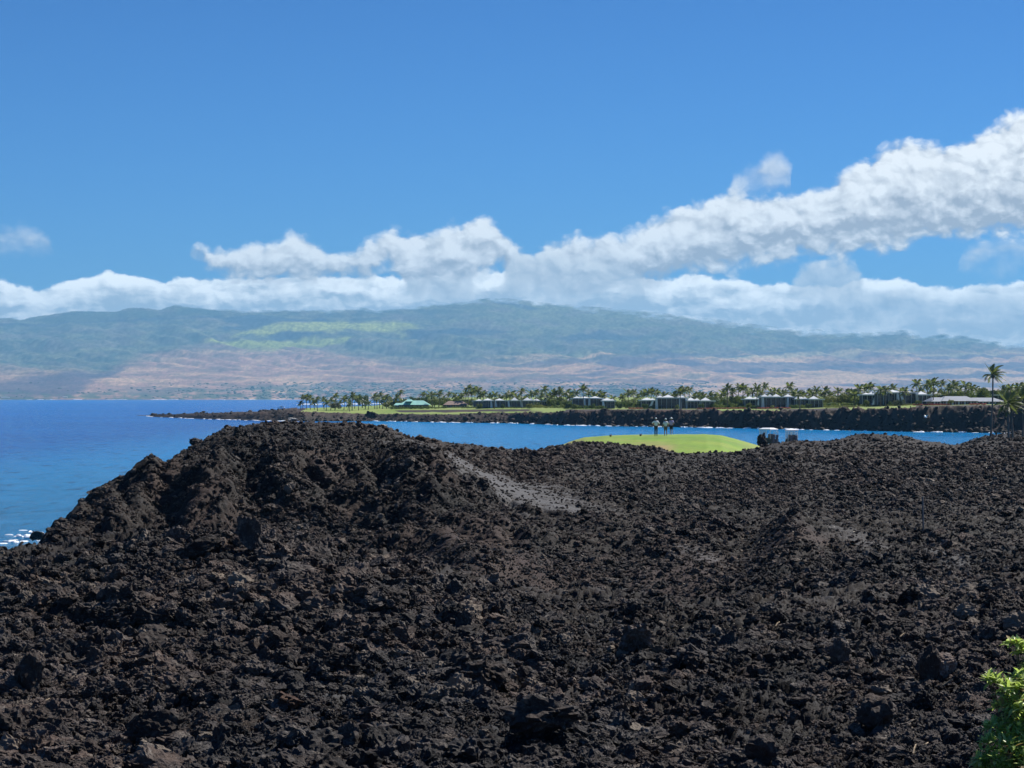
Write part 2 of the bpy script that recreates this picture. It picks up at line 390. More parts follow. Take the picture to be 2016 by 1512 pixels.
for p, ds in ((100, ((104, 2.2), (118, -2.5))), (200, ((112, 3.5), (128, -2.5))), (320, ((120, 5), (140, -2.5))), (450, ((130, 6.2), (152, -2.5))), (570, ((138, 6.6), (165, -2.5))), (720, ((145, 6), (175, -2.5))), (850, ((150, 5.4), (178, -2.5))),
              (1000, ((162, 4.2), (182, -2.5))), (1090, ((175, 4.5), (200, 2.), (222, -2.5))), (1150, ((176, 4.8), (215, 3.6), (245, -2.5))), (1300, ((190, 4.4), (235, 3.6), (262, -2.5))), (1380, ((192, 4.2), (235, 3.4))), (1220, ((184, 4.4), (225, 3.4))), (1450, ((196, 4.4), (235, 3.8), (265, -2.5))), (1560, ((225, 4.7), (245, 4.4), (275, -2.5))),
              (1700, ((215, 4.8), (250, 2), (280, -2.5))), (1850, ((220, 4.8), (260, 3), (300, -2.5))), (1950, ((240, 5), (335, 4.4), (365, 2), (390, -2.5))), (2100, ((240, 5.3), (335, 4.8), (380, 3), (420, -2.5))), (2500, ((240, 5.3), (335, 5), (400, 3), (430, -2.5)))):
    for d, z in ds: cz(p, d, z)
    cz(p, 450, -4); cz(p, 300 if p < 1500 else 430, -4)
CP = np.array(CP)
_e, _w = CP[CP[:, 0] > 2350].copy(), CP[CP[:, 0] < -200].copy(); _e[:, 0] += 950; _w[:, 0] -= 750; CP = np.concatenate([CP, _e, _w])
def tps():
    q = np.stack([CP[:, 0] / 330., np.log(CP[:, 1]) * 6.5], 1); n = len(q)
    def ker(a, b):
        r2 = ((a[:, None] - b[None]) ** 2).sum(-1); return .5 * r2 * np.log(r2 + 1e-9)
    A = np.zeros((n + 3, n + 3)); A[:n, :n] = ker(q, q) + np.eye(n) * .004
    A[:n, n], A[:n, n + 1:n + 3] = 1, q; A[n, :n], A[n + 1:n + 3, :n] = 1, q.T
    w = np.linalg.solve(A, np.concatenate([CP[:, 2], np.zeros(3)]))
    def f(p, d):
        e = np.stack([p / 330., np.log(d) * 6.5], 1)
        return np.concatenate([ker(c, q) @ w[:n] + w[n] + c @ w[n + 1:] for c in np.array_split(e, max(1, len(e) // 4000))])
    return f
_f = tps()
GP, GD = np.linspace(-1250, 3500, 280), np.exp(np.linspace(math.log(7), math.log(440), 190))
_P, _D = np.meshgrid(GP, GD)
GZ = _f(_P.ravel(), _D.ravel()).reshape(_P.shape)
def base_h(p, d):
    a = np.clip((p - GP[0]) / (GP[1] - GP[0]), 0, len(GP) - 1.001)
    b = np.clip((np.log(d) - math.log(7)) / ((math.log(440) - math.log(7)) / (len(GD) - 1)), 0, len(GD) - 1.001)
    i, j = a.astype(int), b.astype(int); u, v = a - i, b - j
    return (GZ[j, i] * (1 - u) + GZ[j, i + 1] * u) * (1 - v) + (GZ[j + 1, i] * (1 - u) + GZ[j + 1, i + 1] * u) * v
def seg_d(p, q, a, b):
    ax, ay = a; bx, by = b; t = np.clip(((p - ax) * (bx - ax) + (q - ay) * (by - ay)) / ((bx - ax) ** 2 + (by - ay) ** 2 + 1e-9), 0, 1)
    return np.hypot(p - ax - t * (bx - ax), q - ay - t * (by - ay))
_gd = np.exp(np.linspace(math.log(22), math.log(230), 500))
def W2(p, yy, d=0):                                # foot point on the smooth land under a pixel
    z = base_h(np.full_like(_gd, float(p)), _gd); y = HY + (CZ - z) * F / _gd; d = float(_gd[int(np.argmax(y <= yy))])
    return ((p - CX) / F * d, d)
SKY = [(-300, 1150), (0, 1112), (40, 1095), (100, 1042), (180, 972), (240, 928), (300, 907), (370, 888), (430, 848), (490, 836), (560, 829), (640, 831), (720, 833), (760, 843), (830, 863), (900, 871), (990, 884), (1060, 887), (1100, 877), (1150, 870), (1210, 874), (1270, 877), (1330, 890), (1390, 894), (1430, 888), (1490, 884), (1530, 872), (1565, 866), (1640, 870), (1680, 853), (1740, 856), (1800, 860), (1850, 875), (1930, 873), (2016, 861), (2500, 855)]
def level_skyline():                               # trim or raise the crest so that its outline sits where the photograph has it
    global GZ
    pq = np.linspace(-100, 2200, 400); dq = np.exp(np.linspace(math.log(75), math.log(215), 420))
    for _ in range(3):
        P_, D_ = np.meshgrid(pq, dq); z = land_h(P_.ravel(), D_.ravel())[0].reshape(P_.shape); y = HY + (CZ - z) * F / D_
        i = y.argmin(0); d = dq[i]; err = (y.min(0) - np.interp(pq, *zip(*SKY))) * d / F
        err = np.convolve(np.pad(err, 9, 'edge'), np.ones(19) / 19, 'valid')
        e = np.interp(GP, pq, err); dd = np.interp(GP, pq, np.convolve(np.pad(d, 9, 'edge'), np.ones(19) / 19, 'valid'))
        GZ = GZ + e[None] * sstep(.80, .96, GD[:, None] / dd[None]) * (1 - sstep(1.25, 1.6, GD[:, None] / dd[None]))
TRAIL = [[(885, 898, 116, 1.3), (930, 922, 112, 3.0), (1000, 956, 105, 3.3), (1060, 984, 100, 2.5), (1120, 1002, 99, .7)],
         [(765, 858, 119, .6), (810, 873, 121, .9), (870, 893, 116, 1.3), (915, 912, 113, 1.6)], [(1220, 1008, 102, .4), (1290, 1015, 99, .5)], [(1345, 1066, 90, .5), (1390, 1083, 87, .8), (1415, 1090, 86, .4)], [(1655, 1042, 88, .5), (1685, 1062, 84, .9), (1730, 1076, 82, .5)], [(1840, 1085, 80, .6), (1870, 1100, 78, .9), (1890, 1115, 76, .4)],
         [(455, 1385, 36, .35), (560, 1375, 36, .5), (620, 1370, 36.5, .3)]]
DIRT = [(1020, 1110, 74, 2.6), (1130, 1125, 74, 3.), (1260, 1150, 70, 2.6), (930, 1080, 80, 2.), (1340, 1090, 80, 1.8), (445, 1048, 87, 1.6), (500, 1060, 85, 1.0), (470, 1035, 88, 1.2), (600, 1045, 86, 1.3), (640, 1055, 85, .9), (560, 1000, 91, 1.0), (390, 1010, 91, 1.2), (330, 1040, 88, 1.0), (700, 985, 93, 1.2), (790, 1080, 83, 1.5), (1060, 1140, 74, 2.0), (1180, 1150, 72, 2.), (1300, 1120, 78, 2.), (1320, 1060, 88, 1.6), (1390, 1130, 76, 1.6), (1560, 1080, 84, 1.2), (2000, 1330, 40, .6), (870, 960, 99, 1.2), (640, 900, 102, 1.3), (330, 930, 101, 1.)]
LINES, SPOTS = [], []
def masks(x, y):
    if not LINES:
        for i, pl in enumerate(TRAIL): LINES.append([(*W2(*q[:3]), q[3] * (1 if i in (0, 1, 6) else .75), 1. if i == 0 else .34 if i == 1 else .6) for q in pl])
        for q in DIRT: SPOTS.append((*W2(*q[:3]), q[3]))
    gm = np.zeros_like(x); nz = fbm(x * .9, y * .9, 40, 3)
    for pl in LINES:
        for a, b in zip(pl[:-1], pl[1:]):
            dd = seg_d(x, y, a[:2], b[:2]); r = (a[2] + b[2]) / 2
            gm = np.maximum(gm, a[3] * (1 - sstep(.25, 1.7, dd / r + nz * .8)))
    dm = np.zeros_like(x)
    for X0, Y0, r in SPOTS:
        dm = np.maximum(dm, 1 - sstep(.4, 1.4, np.hypot((x - X0) / r, (y - Y0) / (r * 2.2)) + nz * .5))
    return gm, dm
def land_h(p, d, rough=True):
    x, y = (p - CX) / F * d, d
    z = base_h(p, d)
    def bump(pc, w, da, db): return np.exp(-((p - pc) / w) ** 2) * sstep(da - 4, da + 2, d) * (1 - sstep(db - 2, db + 4, d))
    z = z + .95 * bump(930 - (d - 80) * 5.8, 62, 80, 103) - .85 * bump(590, 115, 86, 98) - .5 * bump(350, 60, 86, 97) - .65 * bump(1180, 170, 70, 90) + .75 * bump(1560, 55, 80, 94) - .5 * bump(1460, 60, 80, 94)
    gm, dm = masks(x, y)
    face = sstep(85, 92, d) * (1 - sstep(100.5, 105, d)) * (1 - sstep(950, 1350, p))
    k = (1 - .85 * gm) * (1 - .55 * dm)
    # humps, crags and clinker: rounded lumps with creased hollows between them
    a = np.abs(pn(x * .22 + .3 * y, y * .20, 1)) * .55 + np.abs(pn(x * .5, y * .42, 2)) * .40
    crag = (np.abs(pn(x * .33 + 4, y * .2, 9)) - .25) * 1.5 + (np.abs(pn(x * .75, y * .45, 10)) - .25) * .9
    b = np.abs(pn(x * 1.3, y * 1.1, 3)) * .20 + (.5 - np.abs(pn(x * 2.9, y * 2.6, 4))) * .20
    c = (.5 - np.abs(pn(x * 5.9, y * 5.2, 5))) * .15 + np.abs(pn(x * 12., y * 10., 6)) * .09 + (.5 - np.abs(pn(x * 24., y * 20., 7))) * .045
    far = sstep(95, 125, d)
    fz = sstep(66, 74, d) * (1 - sstep(100, 106, d)) * (1 - sstep(1400, 1700, p))
    k = k * (1 - .38 * fz)
    return z + k * ((a - .27) * (.9 - .55 * far) + (b - .12) * (1 - .35 * far) + (c - .08)) - .12 * far + face * (crag * .75 + 1.1 * (np.abs(pn(x * .17 + d * .05, d * .04, 11)) - .25)) * (1 - gm), gm, dm
level_skyline()
def build_land():
    seg = [(7, 22, 40), (22, 32, 130), (32, 66, 250), (66, 86, 90), (86, 108, 270), (108, 122, 60), (122, 200, 180), (200, 430, 90)]
    D = np.concatenate([np.exp(np.linspace(math.log(a), math.log(b), n, endpoint=False)) for a, b, n in seg] + [[430.]])
    Pq = np.concatenate([np.linspace(-1240, -60, 110, endpoint=False), np.linspace(-60, 2080, 680, endpoint=False), np.linspace(2080, 3480, 120)])
    P, Dg = np.meshgrid(Pq, D); p, d = P.ravel(), Dg.ravel()
    z, gm, dm = land_h(p, d)
    x = (p - CX) / F * d; y = d.copy()
    # sideways push so that crests overhang a little
    k = 1 - .9 * gm
    x2 = x + k * (.16 * pn(x * 2.1, y * 1.7, 21) + .07 * pn(x * 5.1, y * 4.7, 22)); y2 = y + k * (.2 * pn(x * 1.9, y * 2.1, 23) + .08 * pn(x * 5.3, y * 4.9, 24))
    V = np.stack([x2, y2, z], 1); Fq = grid_faces(len(D), len(Pq))
    fz = z[Fq].max(1); keep = fz > -1.2
    trail = (gm[Fq].mean(1) > .42)
    root = None
    for nm, sel in (('lava_field', keep & ~trail), ('gravel_trail', keep & trail)):
        v, f, at = compact(V, Fq[sel], {'gravel': gm, 'dirt': dm})
        me = np_mesh(nm, v, f)
        for kk, a in at.items(): fattr(me, kk, a)
        o = mesh_obj(nm, me, M_lava); tag(o, kind='structure')
        if root is None: root = o
    return root
LAND = build_land()

# ------------------------------------------------------------------ clinker stones
def n3(P, s):                                       # cheap 3-D noise: three crossed 2-D slices
    return (pn(P[:, 0] + 3.1 * s, P[:, 1] + P[:, 2] * .7, s) + pn(P[:, 1] - 1.7 * s, P[:, 2] + P[:, 0] * .6, s + 50) + pn(P[:, 2], P[:, 0] - P[:, 1] * .65, s + 90)) / 1.7
def rock_mesh(name, seed, sub=3, squash=(1, 1, 1), cuts=7, rough=1.):
    bm = bmesh.new(); bmesh.ops.create_icosphere(bm, subdivisions=sub, radius=1)
    me = bpy.data.meshes.new(name); bm.to_mesh(me); bm.free()
    n = len(me.vertices); v = np.empty(n * 3); me.vertices.foreach_get('co', v); v = v.reshape(-1, 3)
    r_ = np.random.default_rng(seed); u = v.copy()
    for i in range(cuts):                           # broken faces
        nn = r_.normal(size=3); nn /= np.linalg.norm(nn); h = r_.uniform(.45, .8)
        t = v @ nn - h; v = v - np.clip(t, 0, None)[:, None] * nn[None] * .9
    disp = .34 * n3(u * 1.3 + seed, seed) + rough * (.30 * (np.abs(n3(u * 2.6, seed + 7)) - .25) + .20 * (np.abs(n3(u * 5.6, seed + 13)) - .2)) + rough * (.13 * n3(u * 10, seed + 19) + .08 * n3(u * 21, seed + 23))
    v = v * (1 + disp)[:, None] * np.array(squash) * .5
    me.vertices.foreach_set('co', v.astype(np.float32).ravel()); me.update()
    return me
ROCKS = []
for i in range(14):
    q = np.random.default_rng(100 + i)
    me = rock_mesh('clinker', 100 + i, 4, (q.uniform(.8, 1.25), q.uniform(.75, 1.1), q.uniform(.55, 1.0)), 6, 1.)
    me.materials.append(M_rock); ROCKS.append(me)
def scatter():
    n = 1200000
    p = rng.uniform(-300, 2320, n)
    d = np.exp(rng.uniform(math.log(21), math.log(350), n))
    n2 = 330000; p = np.concatenate([p, np.where(rng.random(n2) < .35, rng.uniform(-1150, -300, n2), rng.uniform(2320, 3400, n2))]); d = np.concatenate([d, np.exp(rng.uniform(math.log(21), math.log(160), n2))]); n += n2
    z, gm, dm = land_h(p, d)
    e = .01
    slope = (base_h(p, d * (1 + e)) - base_h(p, d)) / (d * e)
    vis = np.clip(slope + (CZ - z) / d, .012, 2.)     # how much the ground turns towards the eye
    s = np.clip(.055 * rng.random(n) ** (-1 / 2.1), 0, .95)
    want = vis * (1 - .9 * gm) * (1 - .45 * dm) * (z > .1)
    smin = np.maximum(.055, .00135 * d)
    s = s * smin / .055
    s = np.minimum(s, np.where(d < 70, .55, .85) * rng.uniform(.6, 1, n))
    keep = rng.random(n) < np.clip(want * np.where(d < 66, 3.2, 5.), 0, 1)
    fine = np.maximum(sstep(64, 72, d), .45 * sstep(1150, 1400, p)); fine = np.clip(fine - .5 * sstep(.1, .6, fbm(p * .008, d * .08, 71, 3)), 0, 1)
    s = s * (1 - .50 * fine)
    patch = fbm(p * .004 + 3, np.log(d) * 3., 70, 3)
    s = s * np.clip(1 + patch * .55, .5, 1.6)
    s = np.where((d > 140) & (p > 1100) & (p < 1520), np.minimum(s, .36), s)
    s = np.where(gm > .3, np.minimum(s, .16), s)
    p, d, z, s = p[keep], d[keep], z[keep], s[keep]
    m = 480000
    sh = rng.permutation(len(p)); p, d, z, s = p[sh], d[sh], z[sh], s[sh]
    if len(p) > m: p, d, z, s = p[:m], d[:m], z[:m], s[:m]
    x, y = (p - CX) / F * d, d
    return p, x, y, z + s * .12, s
def build_rocks():
    p, x, y, z, s = scatter(); n = len(p)
    yy = HY + (CZ - z) * F / y
    inview = (p > 10) & (p < 2006) & (yy < 1505)
    order = np.argsort(-(s / y * F) * inview); big = set(order[:300].tolist())
    for k in order[:300]:
        o = bpy.data.objects.new('lava_rock', ROCKS[int(rng.integers(14))]); col.objects.link(o); o.parent = LAND
        o.location = (x[k], y[k], z[k]); o.rotation_euler = (rng.uniform(-.5, .5), rng.uniform(-.5, .5), rng.uniform(0, 6.28))
        o.scale = tuple(s[k] * rng.uniform(.85, 1.25, 3))
    rest = np.array([i for i in range(n) if i not in big])
    me = bpy.data.meshes.new('lava_rubble'); me.vertices.add(len(rest))
    me.vertices.foreach_set('co', np.stack([x, y, z], 1)[rest].astype(np.float32).ravel())
    fattr(me, 'size', s[rest]); fattr(me, 'tint', rng.random(len(rest)))
    a = me.attributes.new('turn', 'FLOAT_VECTOR', 'POINT'); m = len(rest)
    a.data.foreach_set('vector', np.stack([rng.uniform(-.6, .6, m), rng.uniform(-.6, .6, m), rng.uniform(0, 6.28, m)], 1).astype(np.float32).ravel())
    a = me.attributes.new('pick', 'INT', 'POINT'); a.data.foreach_set('value', rng.integers(0, 14, m).astype(np.int32))
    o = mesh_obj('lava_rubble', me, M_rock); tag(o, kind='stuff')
    c = bpy.data.collections.new('clinker_shapes')
    for mm in ROCKS: c.objects.link(bpy.data.objects.new('clinker_shape', mm))
    gt = bpy.data.node_groups.new('scatter', 'GeometryNodeTree')
    gt.interface.new_socket('Geometry', in_out='INPUT', socket_type='NodeSocketGeometry'); gt.interface.new_socket('Geometry', in_out='OUTPUT', socket_type='NodeSocketGeometry')
    nd = gt.nodes; L = gt.links
    gi, go = nd.new('NodeGroupInput'), nd.new('NodeGroupOutput')
    m2p = nd.new('GeometryNodeMeshToPoints'); iop = nd.new('GeometryNodeInstanceOnPoints'); ci = nd.new('GeometryNodeCollectionInfo')
    ci.inputs['Collection'].default_value = c; ci.inputs['Separate Children'].default_value = True; ci.inputs['Reset Children'].default_value = True
    def na(nm, t):
        k = nd.new('GeometryNodeInputNamedAttribute'); k.data_type = t; k.inputs['Name'].default_value = nm; return k.outputs['Attribute']
    L.new(gi.outputs[0], m2p.inputs['Mesh']); L.new(m2p.outputs[0], iop.inputs['Points']); L.new(ci.outputs[0], iop.inputs['Instance'])
    iop.inputs['Pick Instance'].default_value = True
    L.new(na('pick', 'INT'), iop.inputs['Instance Index'])
    e2r = nd.new('FunctionNodeEulerToRotation'); L.new(na('turn', 'FLOAT_VECTOR'), e2r.inputs[0]); L.new(e2r.outputs[0], iop.inputs['Rotation'])
    L.new(na('size', 'FLOAT'), iop.inputs['Scale']); L.new(iop.outputs[0], go.inputs[0])
    md = o.modifiers.new('scatter', 'NODES'); md.node_group = gt
    print('rubble', n)
build_rocks()

# ------------------------------------------------------------------ far mountains and coast
RIDGE = [(-1500, 650), (-900, 640), (-300, 632), (0, 626), (25, 626), (40, 629), (60, 624), (90, 620), (140, 612), (200, 613), (232, 613), (252, 606), (270, 604.5), (290, 606), (312, 610), (345, 600), (390, 603), (430, 609), (500, 611), (600, 610), (690, 609), (712, 605), (740, 611), (820, 603), (900, 594), (960, 587), (1000, 587), (1040, 592), (1100, 598), (1200, 606), (1300, 616), (1400, 627), (1500, 640), (1590, 650), (1612, 648), (1640, 652), (1720, 655), (1755, 649), (1785, 650), (1815, 662), (1840, 659), (1860, 657), (1900, 661), (1960, 672), (2016, 681), (2200, 690), (2900, 705), (3600, 712)]
def build_mountain():
    nc, nr = 1000, 210
    Pq = np.concatenate([np.linspace(-1400, -40, 90, endpoint=False), np.linspace(-40, 2060, 840, endpoint=False), np.linspace(2060, 3500, 70)])
    t = np.linspace(0, 1, nr) ** .95
    T, P = np.meshgrid(t, Pq, indexing='ij')
    rx, ry = zip(*RIDGE)
    r = np.interp(P, rx, ry)
    shore = 15000 + 900 * pn(P * .004, P * 0, 5) + 260 * pn(P * .02, P * 0, 6)
    d = shore + (27500 - shore) * T
    g = T ** 1.12
    y = 787 - (787 - r) * g - 0
    # coastal flat to the right, under the big slope
    flat = sstep(700, 2000, P)
    y = y + flat * 26 * np.sin(np.clip(T, 0, 1) * math.pi) ** 1.2
    z = CZ - (y - HY) * d / F
    X = (P - CX) / F * d
    am = np.clip(z / 500, .02, 1) * np.sin(np.clip(T * 1.05, 0, 1) * math.pi) ** .5
    rid = np.abs(pn(X / 1100 + d / 2600, d / 5200, 31)) * 120 + np.abs(pn(X / 420 + d / 900, d / 2400, 32)) * 60 + np.abs(pn(X / 160, d / 800, 33)) * 22
    z = z + am * (rid - 62) + np.clip(z / 60, 0, 1) * 3 * pn(X / 60, d / 220, 34)
    z[0] = -2.; z[1:3] = np.maximum(z[1:3], 1.)
    yy = HY + (CZ - z) * F / d
    # plant cover: dry pink-tan grass low down, green pasture above, old lava flows, trees, and cloud shadow painted in
    wx, wy = P + 26 * fbm(P * .012, y * .05, 51, 3), y + 7 * fbm(P * .008, y * .05, 52, 4)
    bx = [-1400, 0, 60, 180, 250, 330, 420, 560, 700, 790, 860, 1000, 1200, 1500, 2016, 3500]
    by = [728, 730, 736, 738, 716, 696, 684, 680, 692, 714, 720, 718, 708, 700, 690, 688]
    dry = sstep(-20, 17, wy - np.interp(wx, bx, by))
    s1 = fbm(P * .006, y * .11, 53, 5, .6); s2 = fbm(P * .03, y * .12, 54, 4, .6); s3 = fbm(P * .14, y * .3, 55, 3, .6); s4 = fbm(P * .35, y * .55, 56, 2)
    def mixc(c, k, e): return c * (1 - k[..., None]) + np.array(e) * k[..., None]
    c = np.zeros(P.shape + (3,)) + np.array((.088, .096, .078))
    c = mixc(c, sstep(-.3, .5, s1), (.135, .15, .095)); c = mixc(c, sstep(-.1, .5, s2) * .75, (.040, .066, .048)); c = mixc(c, sstep(.1, .6, -s2) * .5, (.15, .165, .085))
    c = mixc(c, sstep(690, 600, y) * sstep(800, 1000, P) * (1 - sstep(1500, 1900, P)) * .5, (.17, .19, .085))
    c = mixc(c, sstep(-.05, .55, fbm(P * .011, y * .07, 58, 4)) * .55, (.165, .145, .125))
    cd = np.zeros(P.shape + (3,)) + np.array((.33, .195, .15))
    cd = mixc(cd, sstep(0, .55, s1), (.46, .30, .19)); cd = mixc(cd, sstep(.0, .6, -s1) * .75, (.17, .125, .10)); cd = mixc(cd, sstep(.05, .5, s2) * .5, (.20, .15, .11))
    c = c * (1 - dry[..., None]) + cd * dry[..., None]
    def poly(pts, soft=6.):                        # signed membership of a traced patch of ground
        ins = np.zeros(P.shape, bool); dist = np.full(P.shape, 1e9); n = len(pts)
        for i in range(n):
            (x1, y1), (x2, y2) = pts[i], pts[(i + 1) % n]
            cr = ((y1 > wy) != (y2 > wy)) & (wx < (x2 - x1) * (wy - y1) / (y2 - y1 + 1e-9) + x1); ins ^= cr
            dist = np.minimum(dist, seg_d(wx / 3, wy, (x1 / 3, y1), (x2 / 3, y2)))
        return sstep(-soft, soft, np.where(ins, dist, -dist))
    c = mixc(c, poly([(-60, 770), (0, 752), (70, 744), (200, 728), (260, 716), (200, 745), (150, 768), (118, 783), (20, 785)], 5) * .85, (.075, .060, .085))
    c = mixc(c, poly([(455, 662), (520, 640), (610, 633), (760, 632), (815, 640), (770, 656), (700, 652), (600, 657), (480, 660)], 3.5) * .8, (.33, .37, .075))
    c = mixc(c, poly([(420, 672), (480, 665), (600, 666), (700, 664), (650, 676), (520, 680), (440, 678)], 3) * .8, (.28, .33, .06))
    woods_and_shade = [[(425, 626), (500, 622), (590, 628), (545, 636), (500, 648), (430, 652), (455, 638)], [(600, 626), (645, 622), (650, 632), (605, 634)], [(500, 660), (580, 655), (640, 660), (560, 665)], [(800, 650), (900, 646), (1010, 652), (900, 660), (790, 658)], [(1100, 662), (1180, 648), (1270, 656), (1240, 672), (1130, 670)], [(1230, 690), (1330, 697), (1480, 692), (1640, 690), (1600, 697), (1300, 702)], [(850, 618), (862, 613), (858, 624)], [(960, 590), (1010, 592), (1070, 610), (1090, 614), (1050, 613), (1000, 600)]]
    for w_ in ([(228, 624), (252, 608), (275, 606), (308, 612), (326, 624)], [(318, 622), (345, 602), (390, 604), (425, 612), (440, 624)], [(85, 634), (110, 620), (145, 613), (195, 614), (232, 622), (220, 634)], [(695, 620), (714, 606), (738, 610), (765, 622)], [(1720, 664), (1755, 650), (1785, 651), (1815, 664)], [(1825, 668), (1850, 658), (1890, 660), (1940, 672)]): c = mixc(c, poly(w_, 2.) * .6, (.035, .058, .045))
    for w_ in woods_and_shade: c = mixc(c, poly(w_, 2.5) * .8, (.030, .050, .075))  # tree patches, plus cloud shadow painted as dark patches
    ln = np.interp(P, [-60, 0, 110, 130, 240, 300, 430], [640, 638, 637, 633, 629, 625, 623])
    c = mixc(c, (np.abs(y - ln + 1.5 * s2) < 1.6) * (P < 435) * .75, (.030, .045, .075))
    # cloud shadow painted as dark bands, and pale grass bands across the dry saddle to the right
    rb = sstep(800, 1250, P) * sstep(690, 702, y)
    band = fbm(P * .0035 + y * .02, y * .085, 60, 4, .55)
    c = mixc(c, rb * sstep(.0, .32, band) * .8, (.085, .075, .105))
    c = mixc(c, rb * sstep(.12, .45, -band) * .8, (.52, .34, .20))
    c = mixc(c, sstep(1300, 1500, P) * sstep(4, 1.5, np.abs(wy - 699 + (P - 1500) * .012)) * .5, (.40, .36, .2))
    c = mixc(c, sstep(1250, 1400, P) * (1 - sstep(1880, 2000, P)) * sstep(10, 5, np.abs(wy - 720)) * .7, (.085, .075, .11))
    c = mixc(c, sstep(1500, 1560, P) * sstep(5, 2, np.abs(wy - 736 + (P - 1600) * .01)) * .7, (.50, .33, .19))
    # thorn scrub down on the coast and specks of bush on the slope
    cs = sstep(757, 766, wy - 10 * sstep(560, 200, P)) * (P < 1300)
    c = mixc(c, cs * sstep(-.25, .2, s2 + s3 * .5) * .8, (.055, .085, .05))
    strip = sstep(5, 2, np.abs(wy - np.interp(P, [250, 450, 700, 900, 1300], [772, 766, 757, 748, 742]))) * (P > 250) * (P < 1400)
    c = mixc(c, strip * .6, (.09, .095, .085))
    c = mixc(c, sstep(.38, .6, s4) * .45, (.04, .055, .045))
    c = c * np.clip(1 + (.50 - .26 * dry) * s3 + (.30 - .16 * dry) * s4, .3, 2)[..., None]
    me = np_mesh('mountain', np.stack([X, d, z], -1).reshape(-1, 3), grid_faces(nr, len(Pq)))
    fade = np.interp(P, [-1400, 0, 240, 320, 420, 700, 760, 940, 1020, 1300, 1550, 1700, 1900, 3500], [3, 2, 1.5, 1.5, 5, 7, 4, 8, 10, 11, 13, 10, 10, 10])
    cl = 1 - np.clip((y - r) / fade + .75 * fbm(P * .03, y * .1, 70, 4), -.3, 1.3) / 1.0
    fattr(me, 'cloud', np.clip(cl, 0, 1) ** 1.2)
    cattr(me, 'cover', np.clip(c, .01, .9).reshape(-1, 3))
    m_ = bpy.data.materials.new('mountain_cover'); m_.use_nodes = True
    g_ = N(m_.node_tree); p = g_.n['Principled BSDF']
    geo = g_.new('ShaderNodeNewGeometry').outputs['Position']
    f = g_.mr(g_.noise(g_.vm('MULTIPLY', geo, (1, .25, 1)), .022, 5, .7), .3, .7, .78, 1.22, False)
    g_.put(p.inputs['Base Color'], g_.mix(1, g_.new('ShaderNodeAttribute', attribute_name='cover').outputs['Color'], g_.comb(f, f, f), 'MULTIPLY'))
    p.inputs['Roughness'].default_value = 1; p.inputs['Specular IOR Level'].default_value = 0
    # the crest dissolves into the cloud that lies on it
    tr = g_.new('ShaderNodeBsdfTransparent'); mx = g_.new('ShaderNodeMixShader'); g_.put(mx.inputs[0], g_.new('ShaderNodeAttribute', attribute_name='cloud').outputs['Fac'])
    g_.l.new(p.outputs[0], mx.inputs[1]); g_.l.new(tr.outputs[0], mx.inputs[2]); g_.l.new(mx.outputs[0], g_.n['Material Output'].inputs[0])
    tag(mesh_obj('mountain', me, m_, smooth=True), kind='structure')
    return P, yy, X, d, z
MT = build_mountain()
def build_far_coast():
    P, yy, X, D, Z = MT
    mw, mscrub = mat('far_wall', (.7, .68, .64), .8), mat('far_scrub', (.04, .07, .035), .9, .4, .01)
    mb = MB(); rr = np.random.default_rng(5); flat = np.flatnonzero((P.ravel() > -50) & (P.ravel() < 1400) & (yy.ravel() > 752) & (Z.ravel() > 2))
    for k in rr.choice(flat, 4000):
        p, y_ = P.ravel()[k], yy.ravel()[k]
        if rr.random() > np.interp(p, [200, 420, 600, 1000], [.04, .25, .8, .8]) * (1 if y_ > 760 else .5): continue
        s = rr.uniform(5, 13); mb.blob((X.ravel()[k] + rr.uniform(-60, 60), D.ravel()[k], Z.ravel()[k] + s * .1), (s * rr.uniform(.8, 1.8), s, s * rr.uniform(.35, .6)), 6, 4)
    tag(mb.build('coastal_scrub', mscrub), kind='stuff')
    spots = [(130, 783, 10), (12, 784, 16), (620, 764, 12), (700, 765, 12), (712, 764, 9), (752, 766, 10), (640, 771, 8), (846, 757, 7), (960, 752, 8), (980, 754, 13), (972, 749, 7), (930, 750, 6), (1020, 752, 6), (690, 760, 6), (805, 761, 8), (870, 763, 14), (660, 774, 7), (560, 777, 8), (900, 752, 6), (1100, 748, 7)]
    first = None
    hs = []
    for i, (p, y_, w) in enumerate(spots):
        j = int(np.argmin(np.abs(P[0] - p))); c = np.abs(yy[:, j] - y_); c[Z[:, j] < 2] = 1e9; i0 = int(np.argmin(c))
        d = D[i0, j]; s = w / F * d
        if first is None:
            first = empty('far_house', (0, 0, 0))
            MB().box((0, 0, 2.5), (1, .6, 5)).build('wall', mw, first)
            MB().box((0, 0, 6.3), (1.1, .7, 2.6), top=(.55, .1)).build('roof', mat('far_roof', (.62, .58, .54), .7), first)
            o = first
        else: o = copy_thing(first, (0, 0, 0))
        o.location = ((p - CX) / F * d, d - 30, Z[i0, j] + 1); o.scale = (s, 14, 1.15)
        hs.append(tag(o, 'house', 'house', 'houses dotted along the far coast'))
    label_row(hs, 'tiny pale house | on the far coast below the mountain')
build_far_coast()

